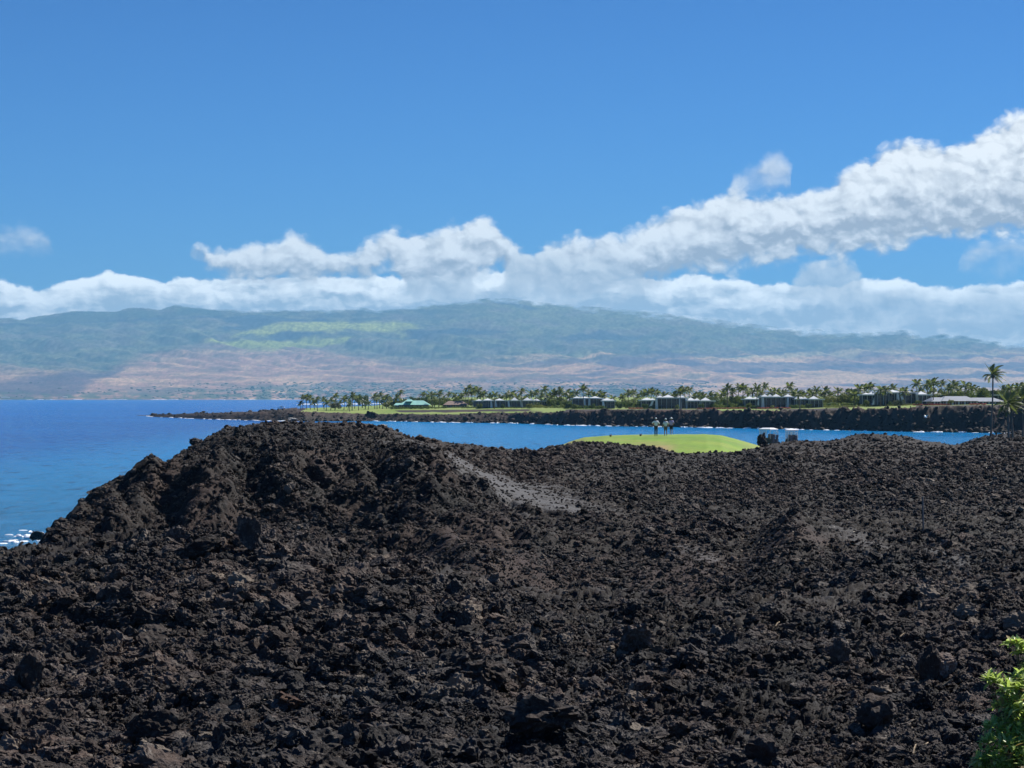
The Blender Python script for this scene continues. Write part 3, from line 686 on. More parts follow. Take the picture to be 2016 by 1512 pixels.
# ------------------------------------------------------------------ the resort shore across the bay
SP = [250, 285, 300, 400, 500, 560, 600, 740, 900, 1000, 1110, 1200, 1400, 1600, 1800, 1950, 2100, 2600]
SYW = [818, 818.5, 820.5, 825, 828, 829, 829.5, 829, 832, 833, 837, 839, 842, 846, 850, 852, 854, 858]
STOP = [819, 818, 817, 816, 814.5, 809.5, 811, 815.5, 816, 813, 812, 807, 808, 808, 803, 800, 798, 794]
SBY = [818, 818, 817, 814, 812, 808, 806.5, 805.5, 803, 803, 804, 805, 805, 803.5, 797.5, 796, 794, 790]
SWD = [12, 20, 35, 90, 110, 170, 260, 420, 1500, 1500, 1500, 1500, 1500, 1500, 1500, 1500, 1500, 1500]
def shore(p):
    dw = CZ * F / (np.interp(p, SP, SYW) - HY); L = np.interp(p, [300, 560, 1000, 1200], [16, 16, 14, 9])
    zt = CZ - (np.interp(p, SP, STOP) - HY) * (dw + L) / F
    zb = CZ - (np.interp(p, SP, SBY) - HY) * (dw + 80) / F
    return dw, L, zt, zb, np.interp(p, SP, SWD)
def far_h(p, d):
    dw, L, zt, zb, wd = shore(p)
    x = (p - CX) / F * d
    dw = dw + 5 * fbm(x * .03, x * 0, 80, 3) * sstep(300, 600, p)
    t = d - dw
    z = np.where(t < 0, -1.2, zt * sstep(0, 1, t / L) ** .8)
    z = np.where(t > L, zt + (zb - zt) * np.clip((t - L) / np.maximum(80 - L, 1), 0, 1), z)
    z = np.where(t > 80, zb + (t - 80) * .004 * sstep(560, 900, p), z)
    back = sstep(0, 1, (wd + 15 - t) / 25)
    z = z * back - 1.5 * (1 - back)
    cl = sstep(0, 3, t) * (1 - sstep(L * .9, L * 1.25, t))
    cl = np.maximum(cl, sstep(0, 3, t) * (p < 585))
    z = z + cl * (1.3 * (np.abs(pn(x * .11, d * .10, 81)) - .28) + 1.1 * (.25 - np.abs(pn(x * .30, d * .3, 82))) + .8 * (np.abs(pn(x * .8, d * .7, 83)) - .2)) * np.clip(zt / 4, .35, 1.3)
    return z, t, cl
LAWNS = [[(588, 811), (600, 806), (760, 804), (790, 812), (720, 816), (640, 813)], [(720, 815), (760, 811.5), (900, 811.5), (1000, 810), (1110, 810), (1115, 813), (960, 815.5), (800, 818)], [(1040, 808), (1060, 801), (1110, 800), (1115, 808), (1090, 811)], [(1118, 817.5), (1165, 816), (1168, 813.5), (1118, 814)], [(1205, 806), (1262, 805.5), (1262, 803), (1205, 803)], [(1375, 810), (1400, 805), (1440, 804), (1500, 806), (1560, 807), (1555, 811.5), (1450, 812), (1390, 812)], [(1636, 810), (1660, 803), (1720, 799), (1800, 797), (1806, 802), (1760, 807), (1680, 810)]]
def build_far_land():
    Pq = np.concatenate([np.linspace(255, 2060, 900, endpoint=False), np.linspace(2060, 2600, 60)])
    T = np.concatenate([np.linspace(-8, 28, 60, endpoint=False), np.linspace(28, 130, 50, endpoint=False), np.geomspace(130, 1600, 40)])
    Tg, P = np.meshgrid(T, Pq, indexing='ij'); dw = shore(Pq)[0]
    D = dw[None] + Tg; p, d = P.ravel(), D.ravel()
    z, t, cl = far_h(p, d); x = (p - CX) / F * d
    y = HY + (CZ - z) * F / d
    wy = y + 1.0 * fbm(p * .03, d * .02, 90, 2)
    gr = np.zeros_like(p)
    for pl in LAWNS:
        ins = np.zeros(p.shape, bool)
        for (x1, y1), (x2, y2) in zip(pl, pl[1:] + pl[:1]): ins ^= ((y1 > wy) != (y2 > wy)) & (p < (x2 - x1) * (wy - y1) / (y2 - y1 + 1e-9) + x1)
        gr[ins & (cl < .5)] = 1
    lawn_all = (t > 60) & (p > 600); gr[lawn_all] = 1
    V = np.stack([x, d, z], 1); Fq = grid_faces(len(T), len(Pq)); keep = z[Fq].max(1) > -.9; isg = gr[Fq].mean(1) > .5
    v, f, at = compact(V, Fq[keep & ~isg], {'g': gr}); me_ = np_mesh('lava_shore', v, f); fattr(me_, 'dirt', .75 * sstep(.05, .5, fbm(v[:, 0] * .03, v[:, 1] * .05, 85, 3)) * sstep(1.5, 4, v[:, 2])); o = mesh_obj('lava_shore', me_, lava_mat('shore_lava', False, (2.0, 1.85, 1.78))); tag(o, kind='structure')
    v, f, at = compact(V, Fq[keep & isg], {'g': gr}); o = mesh_obj('lawn', np_mesh('lawn', v, f), M_lawn, smooth=True); tag(o, kind='structure')
    # boulders of the tide line and cliff foot, surf along the shore
    mb = bmesh.new(); rr = np.random.default_rng(3); src = ROCKS
    vs_, fs_ = [], []; base = 0
    cache = []
    for me in [rock_mesh('tmp', 300 + i, 2, (1.1, 1, .75), 8, 1.3) for i in range(5)]:
        vv = np.empty(len(me.vertices) * 3); me.vertices.foreach_get('co', vv); ff = np.empty(len(me.polygons) * 3, np.int32); me.polygons.foreach_get('vertices', ff)
        cache.append((vv.reshape(-1, 3), ff.reshape(-1, 3))); bpy.data.meshes.remove(me)
    for i in range(1500):
        p = rr.uniform(300, 2040); dw1, L, zt, zb, wd = (float(a) for a in shore(np.array(p)))
        tt = (rr.uniform(-3, 1 + L * .3) if i % 3 else rr.uniform(1, L * .95)) if p > 560 else rr.uniform(-2, min(wd, 110))
        zz, _, _ = far_h(np.array([p]), np.array([dw1 + tt])); zz = max(float(zz[0]), -.3)
        s = min(.55 * rr.random() ** (-.5), 2.5 if i % 3 else 1.5); vv, ff = cache[i % 5]; a = rr.uniform(0, 6.28); R = np.array([[math.cos(a), -math.sin(a), 0], [math.sin(a), math.cos(a), 0], [0, 0, 1]])
        vs_.append((vv * s) @ R.T + np.array([(p - CX) / F * (dw1 + tt), dw1 + tt, zz + s * .15])); fs_.append(ff + base); base += len(vv)
    o = mesh_obj('shore_boulders', np_mesh('shore_boulders', np.concatenate(vs_), np.concatenate(fs_)), M_rock); tag(o, kind='stuff')
    fm = MB()
    for i in range(620):
        p = rr.uniform(290, 2030)
        if 590 < p < 735: continue
        dw1 = float(shore(np.array(p))[0]) + 5 * float(fbm(np.array([(p - CX) / F * 900 * .03]), np.array([0.]), 80, 3)[0]) * (p > 500)
        if fbm(np.array([p * .045]), np.array([2.]), 95, 2)[0] < -.02: continue
        w = rr.uniform(.25, 1.7); fm.blob(((p - CX) / F * dw1, dw1 - rr.uniform(.2, 3.5), 0), (w, rr.uniform(.3, 1.), rr.uniform(.04, .4)), 7, 4)
    for p, y_, w, n in ((66, 1050, 3, 12), (45, 1056, 2.2, 10), (25, 1066, 2, 8), (70, 1062, 2, 7)):
        for i in range(n):
            d = CZ * F / (y_ - HY) + rr.normal(0, 1.4); fm.blob(((p + rr.normal(0, 14) - CX) / F * d, d, 0), (rr.uniform(.05, .4), rr.uniform(.08, .5), rr.uniform(.02, .12)), 7, 4)
    for i in range(60):
        p = rr.uniform(590, 760); d = rr.uniform(3300, 3800) + (p - 590) * 2; fm.blob(((p - CX) / F * d, d, 0), (rr.uniform(2, 11), 3, rr.uniform(.3, 1.2)), 7, 4)
    for i in range(80):
        p = rr.uniform(-40, 760) ; d = 14000 - rr.uniform(0, 500)
        if fbm(np.array([p * .02]), np.array([7.]), 96, 2)[0] < .05: continue
        fm.blob(((p - CX) / F * d, d, 0), (rr.uniform(10, 50), 6, rr.uniform(1, 4.)), 7, 4)
    tag(fm.build('surf', mat('surf_foam', (.82, .86, .88), .6)), kind='stuff')
build_far_land()

# ------------------------------------------------------------------ putting green on the point
GX, GY = [1110, 1132, 1150, 1200, 1290, 1390, 1420, 1450, 1490, 1520], [876, 868.5, 863, 858.8, 857, 856.5, 859, 866.5, 879, 892]
def green_h(p, d):
    z = CZ - (np.interp(p, GX, GY) - HY) * 218 / F - .0008 * (d - 218.) ** 2
    e = np.maximum(np.abs(p - 1310) / 205., np.abs(d - 216) / 42.)
    return z - 3.5 * np.clip(e - .93, 0, 1) ** 1.3
def build_green():
    P, D = np.meshgrid(np.linspace(1095, 1525, 110), np.linspace(176, 258, 70)); p, d = P.ravel(), D.ravel()
    z = green_h(p, d) + .025 * fbm(p * .05, d * .12, 61, 3)
    x = (p - CX) / F * d
    me = np_mesh('golf_green', np.stack([x, d, z], 1), grid_faces(70, 110))
    dry = sstep(203, 188, d + 5 * fbm(x * .12, d * .2, 62, 3)) * sstep(1345, 1300, p) * .9 + .35 * sstep(.1, .7, fbm(x * .1, d * .3, 63, 3)) * sstep(1340, 1200, p)
    e_ = np.maximum(np.abs(p - 1310) / 190., np.abs(d - 216) / 40.) + .08 * fbm(x * .3, d * .3, 64, 2)
    dry = dry + .10 * (np.sin(x * 1.1 + d * .35) > 0) + .28 * sstep(.72, .98, e_) + .10 * fbm(x * .5, d * .9, 65, 3)
    fattr(me, 'dry', np.clip(dry, 0, 1)); tag(mesh_obj('golf_green', me, M_green, smooth=True), kind='structure')
build_green()
def ground_at(p, y, d0=21., d1=240.):              # where the sight line through a pixel meets the lava
    d = np.exp(np.linspace(math.log(d0), math.log(d1), 700)); z, _, _ = land_h(np.full_like(d, p), d)
    yy = HY + (CZ - z) * F / d; i = int(np.argmax(yy <= y)); return float(d[i]), float(z[i])

# ------------------------------------------------------------------ villas
M_roof, M_dark, M_glass, M_fin, M_slab = mat('tent_roof', (.60, .63, .64), .6, .12, .6), mat('dark_wall', (.045, .05, .052), .7, .25, .4), mat('window_glass', (.025, .04, .055), .08, spec=.6), mat('white_concrete', (.60, .62, .62), .7, .15, .5), mat('eave', (.16, .17, .18), .7)
M_teal, M_brown, M_greyroof, M_stucco, M_wood = mat('teal_metal', (.26, .50, .44), .45, .15, .5), mat('brown_shingle', (.24, .17, .14), .8, .25, .8), mat('grey_shingle', (.24, .26, .29), .6, .15, .8), mat('stucco', (.34, .26, .20), .8, .2, .5), mat('timber', (.17, .11, .08), .8, .2, 1.)
M_post = mat('pale_post', (.36, .37, .37), .7)
def villa(p0, p1, yb, ytop, dd, storeys, tents, fins, label, bays, yslab=None, name='villa'):
    pm = (p0 + p1) / 2; d = float(shore(np.array(pm))[0]) + dd; k = d / F
    zb = CZ - (yb - HY) * k; X = (pm - CX) * k; w = (p1 - p0) * k; h = (yb - ytop) * k; dep = min(max(.45 * w, 6), 11)
    r = empty(name, (X, d, zb)); tag(r, label, 'villa', 'flat roofed villas along the resort shore')
    MB().box((0, dep / 2, h / 2 - 1), (w, dep, h + 2)).build('wall', M_dark, r)
    MB().box((0, dep / 2 - .5, h + .12), (w + 1.4, dep + 2.6, .42)).build('roof', M_roof, r)
    sh = h / storeys
    for s in range(storeys):
        MB().box((0, -.55, s * sh + .02), (w + .2, 1.3, .16)).build('balcony', M_slab, r)
        for b in range(bays):
            bw = w / bays; o = MB().box((-w / 2 + bw * (b + .5), -.02, s * sh + sh * .52), (bw * .74, .12, sh * .72)).build('window', M_glass, r)
            if s < storeys:
                MB().box((-w / 2 + bw * (b + .5), -.1, s * sh + sh * .52), (.10, .1, sh * .72)).build('mullion', M_slab, o)
    for b in range(bays + 1):
        MB().box((-w / 2 + w / bays * b, -1.05, h / 2), (.22, .22, h)).build('column', M_post, r)
    for tp, tw, th in tents:
        th *= k; MB().box(((tp - pm) * k, dep * .45, h + .33 + th * .32), (tw * k, min(tw * k, dep), th * .64), top=(.34, .34)).box(((tp - pm) * k, dep * .45, h + .33 + th * .82), (tw * k * .34, min(tw * k, dep) * .34, th * .36), top=(.05, .05)).build('roof_cap', M_roof, r)
    for fp, lean in fins:
        xx = (fp - pm) * k; b = MB(); t_ = .55
        b.add([(xx + lean * k - t_, -2.6, -.5), (xx + lean * k + t_, -2.6, -.5), (xx + lean * k + t_, -.2, -.5), (xx + lean * k - t_, -.2, -.5), (xx - t_ * .6, -1.9, h), (xx + t_ * .6, -1.9, h), (xx + t_ * .6, -.2, h), (xx - t_ * .6, -.2, h)],
              [(3, 2, 1, 0), (4, 5, 6, 7), (0, 1, 5, 4), (1, 2, 6, 5), (2, 3, 7, 6), (3, 0, 4, 7)]); b.build('buttress', M_fin, r)
    return r
def tl(a, b, n, w, h): return [(a + (b - a) * (i + .5) / n, w, h) for i in range(n)]
villa(932, 952, 803, 790, 88, 1, tl(934, 952, 1, 14, 3), [], 'low white roofed wing at the left end of the long tented villa', 2)
villa(951, 1051, 803.5, 789.5, 84, 1, [(960, 20, 4), (983, 20, 3.6), (1013, 15, 6), (1038, 17, 6), (1046, 8, 5)], [(967, 1), (975, 2.5), (1001, 2), (1026, 2.5)], 'long single storey villa with white tent roofs and dark glass fronts', 9)
villa(1048, 1096, 796, 790, 150, 1, [(1056, 16, 4), (1075, 15, 4), (1088, 12, 4)], [], 'villa half hidden behind palms, three white roof caps, past the long villa end', 4)
villa(1105, 1130, 797, 790, 140, 1, [(1110, 12, 4), (1121, 14, 5)], [], 'small white capped villa behind the palms left of the three storey block in bushes', 2)
villa(1127, 1186, 806, 785, 86, 3, [(1136, 16, 3), (1152, 20, 2.6), (1172, 22, 3.4)], [(1150, 2), (1160, -.5), (1186, 3)], 'dark three storey villa wrapped in bushes on the low brown bluff', 5)
villa(1187, 1210, 803, 790, 90, 2, [(1196, 22, 5.5), (1206, 9, 4)], [(1187, 1.5)], 'narrow two storey wing with one pointed white roof beside a bush gap', 3)
villa(1262, 1291, 803, 789, 92, 2, [(1275, 24, 5), (1285, 12, 4)], [(1285, -7)], 'low left wing with pale sloping wall beside the dark villa above the golfers', 3)
villa(1292, 1352, 806.5, 784, 82, 3, [(1300, 14, 3.5), (1316, 24, 5.5), (1342, 15, 4)], [(1292, .5), (1338, .5), (1350, 3)], 'wide dark three storey villa directly above the golfers with white caps', 6)
villa(1353, 1379, 803.5, 790, 88, 2, [(1361, 20, 6), (1373, 13, 4.5)], [(1378, 2.5)], 'two storey wing with twin white caps right of the villa above the golfers', 4)
villa(1381, 1405, 803, 790, 88, 2, [(1390, 20, 6)], [], 'two storey end wing with a single white cap left of the orange flower hedge', 3)
villa(1408, 1462, 794, 788.5, 150, 1, tl(1408, 1462, 4, 12, 3.5), [], 'low white roofed villa peeping through palms behind the orange flower hedge', 5)
villa(1466, 1497, 803, 787, 92, 2, [(1477, 20, 5), (1489, 14, 4)], [(1494, -5)], 'left wing with a pale sloping wall beside the widest dark villa above the carts', 3)
villa(1498, 1565, 804, 782.5, 82, 3, [(1507, 14, 5), (1518, 10, 5), (1530, 17, 5), (1553, 17, 4.5)], [(1501, 0), (1550, 0), (1564, 2.5)], 'widest dark three storey villa standing above the two golf carts', 7)
villa(1567, 1592, 803, 786.5, 88, 2, [(1576, 20, 5), (1586, 10, 4)], [(1592, 2.5)], 'two storey wing right of the widest villa with twin white caps', 3)
villa(1594, 1619, 802, 787, 90, 2, [(1604, 18, 6)], [], 'two storey end wing with one white cap before the light green tree mass', 3)
villa(1697, 1726, 796, 778, 92, 2, [(1708, 16, 3), (1718, 16, 5)], [(1724, -7)], 'left wing with a pale sloping wall above the bright clifftop lawn', 3)
villa(1727, 1804, 797.5, 774, 82, 3, [(1737, 18, 4), (1760, 24, 5), (1786, 22, 5)], [(1766, 0), (1772, 6), (1802, 5)], 'tall dark three storey villa above the bright clifftop lawn', 7)
villa(1806, 1832, 797, 778, 90, 2, [(1816, 22, 6)], [], 'two storey wing with one white cap between the tall villa and the grey roofed house', 3)
villa(1834, 1856, 790, 779, 130, 2, [(1838, 9, 5), (1846, 16, 6)], [], 'small white capped villa behind the left end of the grey roofed house', 2)
villa(1908, 1975, 786, 778.5, 150, 1, [(1921, 17, 7), (1940, 14, 4), (1956, 14, 4)], [], 'white capped villa showing above the grey hipped roof behind the lone tall palm', 6)
def house(p0, p1, yb, ye, yr, dd, rmat, wmat, label, parts, name='house'):
    pm = (p0 + p1) / 2; d = float(shore(np.array(pm))[0]) + dd; k = d / F; zb = CZ - (yb - HY) * k
    w, h, rh = (p1 - p0) * k, (yb - ye) * k, (ye - yr) * k; dep = min(.6 * w, 13)
    r = empty(name, ((pm - CX) * k, d, zb)); tag(r, label, 'house')
    MB().box((0, dep / 2, h / 2 - 1), (w * .9, dep, h + 2)).build('wall', wmat, r)
    for a, b, lo, hi in parts['roofs']:
        lw = (b - a) * k; rf = MB().box((((a + b) / 2 - pm) * k, dep / 2, h + rh * (lo + hi) / 2), (lw, dep + 2.5, rh * (hi - lo)), top=(.58, .12)).build('roof', rmat, r)
    n = parts['n']
    for i in range(n):
        xx = -w * .45 + w * .9 * (i + .5) / n
        f = MB().box((xx, -.04, h * .48), (w * .9 / n * .66, .16, h * .72)).build('window', M_glass, r)
        MB().box((xx, -.14, h * .48), (.09, .08, h * .72)).build('mullion', M_fin, f)
    for i in range(n + 1): MB().box((-w * .45 + w * .9 * i / n, -.5, h / 2), (.4, .4, h)).build('column', parts['cmat'], r)
    return r
house(775, 846, 803, 797, 788.5, 95, M_teal, M_dark, 'low house with a pale teal metal hip roof among palms', {'roofs': [(785, 846, 0, 1), (775, 792, -.1, .4), (798, 812, .8, 1.25)], 'n': 8, 'cmat': M_slab}, 'pavilion')
house(872, 921, 803, 797, 789.5, 95, M_brown, M_wood, 'low house with a brown hip roof behind shrubs', {'roofs': [(872, 921, 0, 1)], 'n': 5, 'cmat': M_wood})
house(1832, 1978, 799, 789.5, 780, 80, M_greyroof, M_stucco, 'long low house with grey hip roofs and cream and dark walls on the cliff edge', {'roofs': [(1832, 1880, -.1, .75), (1852, 1925, 0, 1), (1905, 1978, -.1, .7)], 'n': 11, 'cmat': M_fin})

# ------------------------------------------------------------------ palms
M_frond = mat('palm_frond', (.065, .095, .030), .45, .3, .6, .4, trans=(.16, .20, .05))
M_trunk = mat('palm_trunk', (.16, .135, .11), .85, .25, 3.)
def frond(mb, L, az, el, nl, ll, lw, wind=.9, rach=.02):
    d = Vector((math.cos(az) * math.cos(el), math.sin(az) * math.cos(el), math.sin(el))); p = Vector((0, 0, 0)); pts = [p.copy()]; dirs = [d.copy()]
    for i in range(9):
        d = (d + Vector((.10 * wind, .02, -.16)) * (.35 + i * .13)).normalized(); p = p + d * L / 9; pts.append(p.copy()); dirs.append(d.copy())
    mb.tube(pts, [rach * (1 - .085 * i) for i in range(10)], 3, False)
    for i in range(nl):
        t = .12 + .86 * (i + .5) / nl; j = min(int(t * 9), 8); q = pts[j].lerp(pts[j + 1], t * 9 - j); dd = dirs[j]
        side = dd.cross(Vector((0, 0, 1))); side = side.normalized() if side.length > .1 else Vector((1, 0, 0))
        l = ll * math.sin(math.pi * min(t * .92 + .12, 1)) ** .6
        for s in (-1, 1):
            e = (side * s * .62 + dd * .55 + Vector((.30 * wind, 0, -.45))).normalized() * l * random.uniform(.8, 1.15); mid = q + e * .5 + Vector((0, 0, .06 * l))
            wv = dd * lw
            mb.add([q - wv * .5, q + wv * .5, mid + wv * .5, mid - wv * .5, q + e], [(0, 1, 2, 3), (3, 2, 4)])
CROWNS = []
for k in range(7):
    mb = MB(); random.seed(50 + k); nf = random.randint(15, 19)
    for i in range(nf):
        el = 1.35 - 1.75 * (i / nf) ** .8 + random.uniform(-.12, .12); frond(mb, random.uniform(2.5, 3.2), i * 2.4 + random.uniform(-.3, .3), el, 12, .85, .22, 1., .035)
    mb.blob((.05, 0, -.25), (.3, .3, .4), 6, 4)
    me = mb.mesh('crown'); me.materials.append(M_frond); CROWNS.append(me)
TRUNKS = []
for k in range(4):
    mb = MB(); random.seed(80 + k); bx, by = random.uniform(-.05, .09), random.uniform(-.04, .04)
    mb.tube([(bx * math.sin(t * 1.57) * 8 - bx * 8, by * t * 6 - by * 6, t) for t in [i / 8 for i in range(9)]], [.24, .17, .15, .14, .135, .13, .125, .12, .13], 7, False)
    me = mb.mesh('trunk'); me.materials.append(M_trunk); TRUNKS.append(me)
PALMS = """596 775,592 786,603.5 773.6,610 777,618 784,624 778,637 779,643 785,652 780,661 771,659 784,670 787,678 777,686 781,694 771,699 775,688 788,705 777,720 783,726 786,
737 773,742 779,748 770,754 780,760 774,766 778,770 784,781 776,788 765,794 783,833 769,841 774,850 770,856 779,865 767,873 777,884 768,895 771,902 777,909 771,917 766,922 756,929 764,935 763,941 760,946 771,952 767,964 772,974 768,984 776,
997 771,1003 770,1008 768,1017 774,1027 761,1034 776,1046 768,1055 765,1066 771,1072 759,1078 771,1086 774,1092 766,1102 762,1109 768,1117 765,1124 772,1134 765,1148 756,1159 766,1170 774,1179 767,1187 770,1206 775,1225 773,1237 765,1248 764,1256 772,1264 766,1273 765,1283 761,1293 765,1307 771,1318 776,1327 770,
1339 761,1348 759,1357 759,1366 772,1375 770,1384 773,1398 771,1408 774,1417 771,1425 767,1432 755,1442 762,1454 754,1463 754,1472 762,1481 762,1490 754,1498 764,1506 750,1518 763,1528 762,1535 768,1542 764,1555 751,1561 763,1567 766,1573 766,1581 770,1593 763,1600 767,1607 758,1617 766,1625 763,1633 768,
1650 760,1667 763,1674 768,1682 766,1691 755,1702 754,1713 751,1733 756,1743 757,1758 755,1775 761,1781 759,1796 766,1805 745,1811 762,1826 747,1833 761,1838 743,1845 764,1853 745,1868 754,1878 747,1886 756,1900 748,1911 754,1919 755,1931 762,1975 758,1989 753,2003 752,2012 750"""
FRONT = (974, 1027, 1148, 1339, 1490, 1573, 1733, 1743, 1781, 1838)
def build_palms():
    L = [tuple(map(float, a.split())) for a in PALMS.replace('\n', '').split(',')]
    rr = random.Random(4)
    zones = [(0, 715, 'slender palm | on the lawn point with the sea behind', 'palms on the lawn point'),
             (715, 845, 'palm | around the teal roofed house', 'palms around the teal roofed house'), (845, 960, 'palm | around the brown roofed house', 'palms around the brown roofed house'),
             (960, 1110, 'palm | behind the long villa with white tent roofs', 'palms behind the long white tented villa'), (1110, 1225, 'palm | behind the villa wrapped in bushes', 'palms behind the bush wrapped villa'),
             (1225, 1410, 'palm | behind the villa above the golfers', 'palms behind the villa above the golfers'), (1410, 1640, 'palm | behind the villas above the golf carts', 'palms behind the villas above the carts'),
             (1640, 1800, 'palm | behind the tall villa on the clifftop lawn', 'palms behind the clifftop lawn villa'), (1800, 2100, 'palm | behind the grey roofed clifftop house', 'palms behind the grey roofed house')]
    cnt = {}
    for a, b, lab, gname in zones:
        zs = sorted([q for q in L if a <= q[0] < b]); tall = min(zs, key=lambda q: q[1]); low = max(zs, key=lambda q: q[1])
        made = []
        for q in zs:
            p, y = q; dw, Ls, zt, zb, wd = (float(v) for v in shore(np.array(p)))
            d = dw + (rr.uniform(45, 190) if p < 715 else rr.uniform(60, 130) if p < 770 else rr.uniform(62, 76) if int(p) in FRONT else rr.uniform(102, 165))
            if p < 715: d = min(d, dw + wd - 25)
            zg = float(far_h(np.array([p]), np.array([d]))[0][0]); H = max(CZ - (y + 9.5 * 900 / d - HY) * d / F - zg, 3.)
            r = empty('coconut_palm', ((p - CX) / F * d, d, zg - .1), 0)
            l = lab
            tag(r, l, 'palm tree', gname)
            t = link(bpy.data.objects.new('trunk', TRUNKS[rr.randrange(4)]), r); t.scale = (1.1, 1.1, H + .15); 
            t.location = (0, 0, 0)
            made.append(r)
            c = link(bpy.data.objects.new('crown', CROWNS[rr.randrange(7)]), r); c.location = (0, 0, H); s = rr.uniform(.88, 1.2) * (.9 if p < 720 else 1.); c.scale = (s, s, s * rr.uniform(.9, 1.15)); c.rotation_euler = (0, rr.uniform(0, .25), rr.uniform(-.5, .5))
        label_row(made, lab)
build_palms()
def near_palm(p, ytop, d, zg, crown_px, seed, label, n=17, lean=0., updown=1.):
    random.seed(seed); L = crown_px / 2 * d / F * 1.6
    H = CZ - (ytop + crown_px * .42 - HY) * d / F - zg
    r = empty('tall_palm', ((p - CX) / F * d, d, zg)); tag(r, label, 'palm tree', 'near palms at the right edge')
    MB().tube([(lean * (1 - (1 - t) ** 2) * -1 + lean, .1 * t, H * t) for t in [i / 12 for i in range(13)]], [.21, .16, .145] + [.135 - .003 * i for i in range(10)], 9, False).build('trunk', M_trunk, r)
    for i in range(n):
        mb = MB(); el = 1.4 - 1.75 * updown * (i / n) ** .85 + random.uniform(-.1, .1); frond(mb, L * random.uniform(.85, 1.1), i * 2.4 + random.uniform(-.3, .3), el, 30, L * .25, L * .026, 1.15, .035)
        o = mb.build('frond', M_frond, r); o.location = (0, .1, H)
    MB().blob((0, .1, H - .2), (.22, .22, .35), 8, 5).build('crown_shaft', M_trunk, r)
for a in ((1955, 722, 330, 4.25, 40, 1, 'lone tallest palm at the right, slender trunk and windblown crown standing against the dark cliff', 17, -.35), (1985, 776, 322, 4.2, 48, 2, 'wide crowned palm with long arching fronds, left trunk of the pair at the right', 18, .1),
          (1992, 786, 326, 4.2, 42, 3, 'companion palm with the right trunk of the close pair at the right edge', 14, .2), (2014, 770, 326, 4.3, 48, 4, 'palm cut by the right edge of the photo, its trunk just inside the frame', 17, 0.)): near_palm(*a)

# ------------------------------------------------------------------ broadleaf trees and shrubs of the resort
def leafcol(name, a, t): return mat(name, a, .6, .35, .25, .25, trans=t)
M_leaf = [leafcol('dark_leaves', (.042, .078, .026), (.08, .13, .03)), leafcol('mid_leaves', (.080, .120, .032), (.15, .19, .04)), leafcol('yellow_leaves', (.14, .165, .045), (.2, .22, .05)), leafcol('grey_leaves', (.10, .115, .065), (.10, .11, .05))]
M_flower = mat('red_flowers', (.36, .07, .04), .7, .5, .6)
M_bark = mat('bark', (.10, .08, .065), .9, .2, 2.)
def leaf_cloud(name, seed, n, blobs, size, flat=.8):
    q = np.random.default_rng(seed); V, Fc = [], []
    C = np.array([b[:3] for b in blobs]); R = np.array([b[3] for b in blobs]); w = R ** 2; w /= w.sum()
    k = q.choice(len(blobs), n, p=w); v = q.normal(size=(n, 3)); v /= np.linalg.norm(v, axis=1)[:, None]
    rad = R[k] * (1 - .38 * q.random(n) ** 2); pos = C[k] + v * rad[:, None] * np.array([1, 1, flat])
    a = q.normal(size=(n, 3)); a -= (a * v).sum(1)[:, None] * v * .7; a /= np.linalg.norm(a, axis=1)[:, None]; b = np.cross(a, v + q.normal(size=(n, 3)) * .5); b /= np.linalg.norm(b, axis=1)[:, None] + 1e-6
    s = size * q.uniform(.6, 1.4, n)[:, None]
    V = np.stack([pos - a * s, pos + b * s * .55, pos + a * s, pos - b * s * .55], 1).reshape(-1, 3)
    return np_mesh(name, V, np.arange(n * 4).reshape(n, 4))
def crown_blobs(seed, n, w, h):
    q = random.Random(seed); return [(q.uniform(-.5, .5) * w, q.uniform(-.4, .4) * w, h * (.55 + q.uniform(-.18, .26)), q.uniform(.2, .33) * min(w, h * 1.3)) for _ in range(n)]
TREES = [leaf_cloud('crown', 200 + i, 1500, crown_blobs(200 + i, 9, 1.0, .9), .05) for i in range(5)]
SHRUBS = [leaf_cloud('foliage', 220 + i, 700, [(x_ * .4, y_ * .4, .30 + .1 * ((i + x_) % 2), .34) for x_ in (-1, 0, 1) for y_ in (-.6, .6)], .06) for i in range(4)]
TM = {}
def with_mat(me, m_):
    k = (me.name, m_.name)
    if k not in TM: c = me.copy(); c.name = me.name.split('.')[0]; c.materials.clear(); c.materials.append(m_); TM[k] = c
    return TM[k]
tb = MB(); tb.tube([(0, 0, -.05), (.02, 0, .25), (.0, .02, .5)], [.045, .035, .025], 6); tb.tube([(.02, 0, .25), (.16, .05, .52)], [.026, .012], 5); tb.tube([(.01, 0, .28), (-.17, -.05, .55)], [.026, .012], 5)
TRUNK2 = tb.mesh('trunk'); TRUNK2.materials.append(M_bark)
def tree(p, ytop, wpx, dd, kind, label, group, seed=0, ybase=None, name='tree', d=None):
    if d is None: d = float(shore(np.array(p))[0]) + dd
    z = float(far_h(np.array([float(p)]), np.array([d]))[0][0]) - .1 if ybase is None else CZ - (ybase - HY) * d / F
    h = max(CZ - (ytop - HY) * d / F - z, .8); w = wpx * d / F
    r = empty(name, ((p - CX) / F * d, d, z)); tag(r, label, 'shrub' if name != 'tree' else 'tree', group)
    q = random.Random(seed * 7 + int(p))
    if name == 'tree':
        t = link(bpy.data.objects.new('trunk', TRUNK2), r); t.scale = (h * .9, h * .9, h)
        c = link(bpy.data.objects.new('crown', with_mat(TREES[q.randrange(5)], M_leaf[kind])), r); c.scale = (w / 1.35, max(w / 1.35, 2), h / .98)
    else:
        c = link(bpy.data.objects.new('foliage', with_mat(SHRUBS[q.randrange(4)], M_flower if kind == 9 else M_leaf[kind])), r); c.scale = (w / 1.45, max(w / 1.9, 1.5), h / .78)
    c.rotation_euler = (0, 0, q.choice([0, 3.14]))
    return r
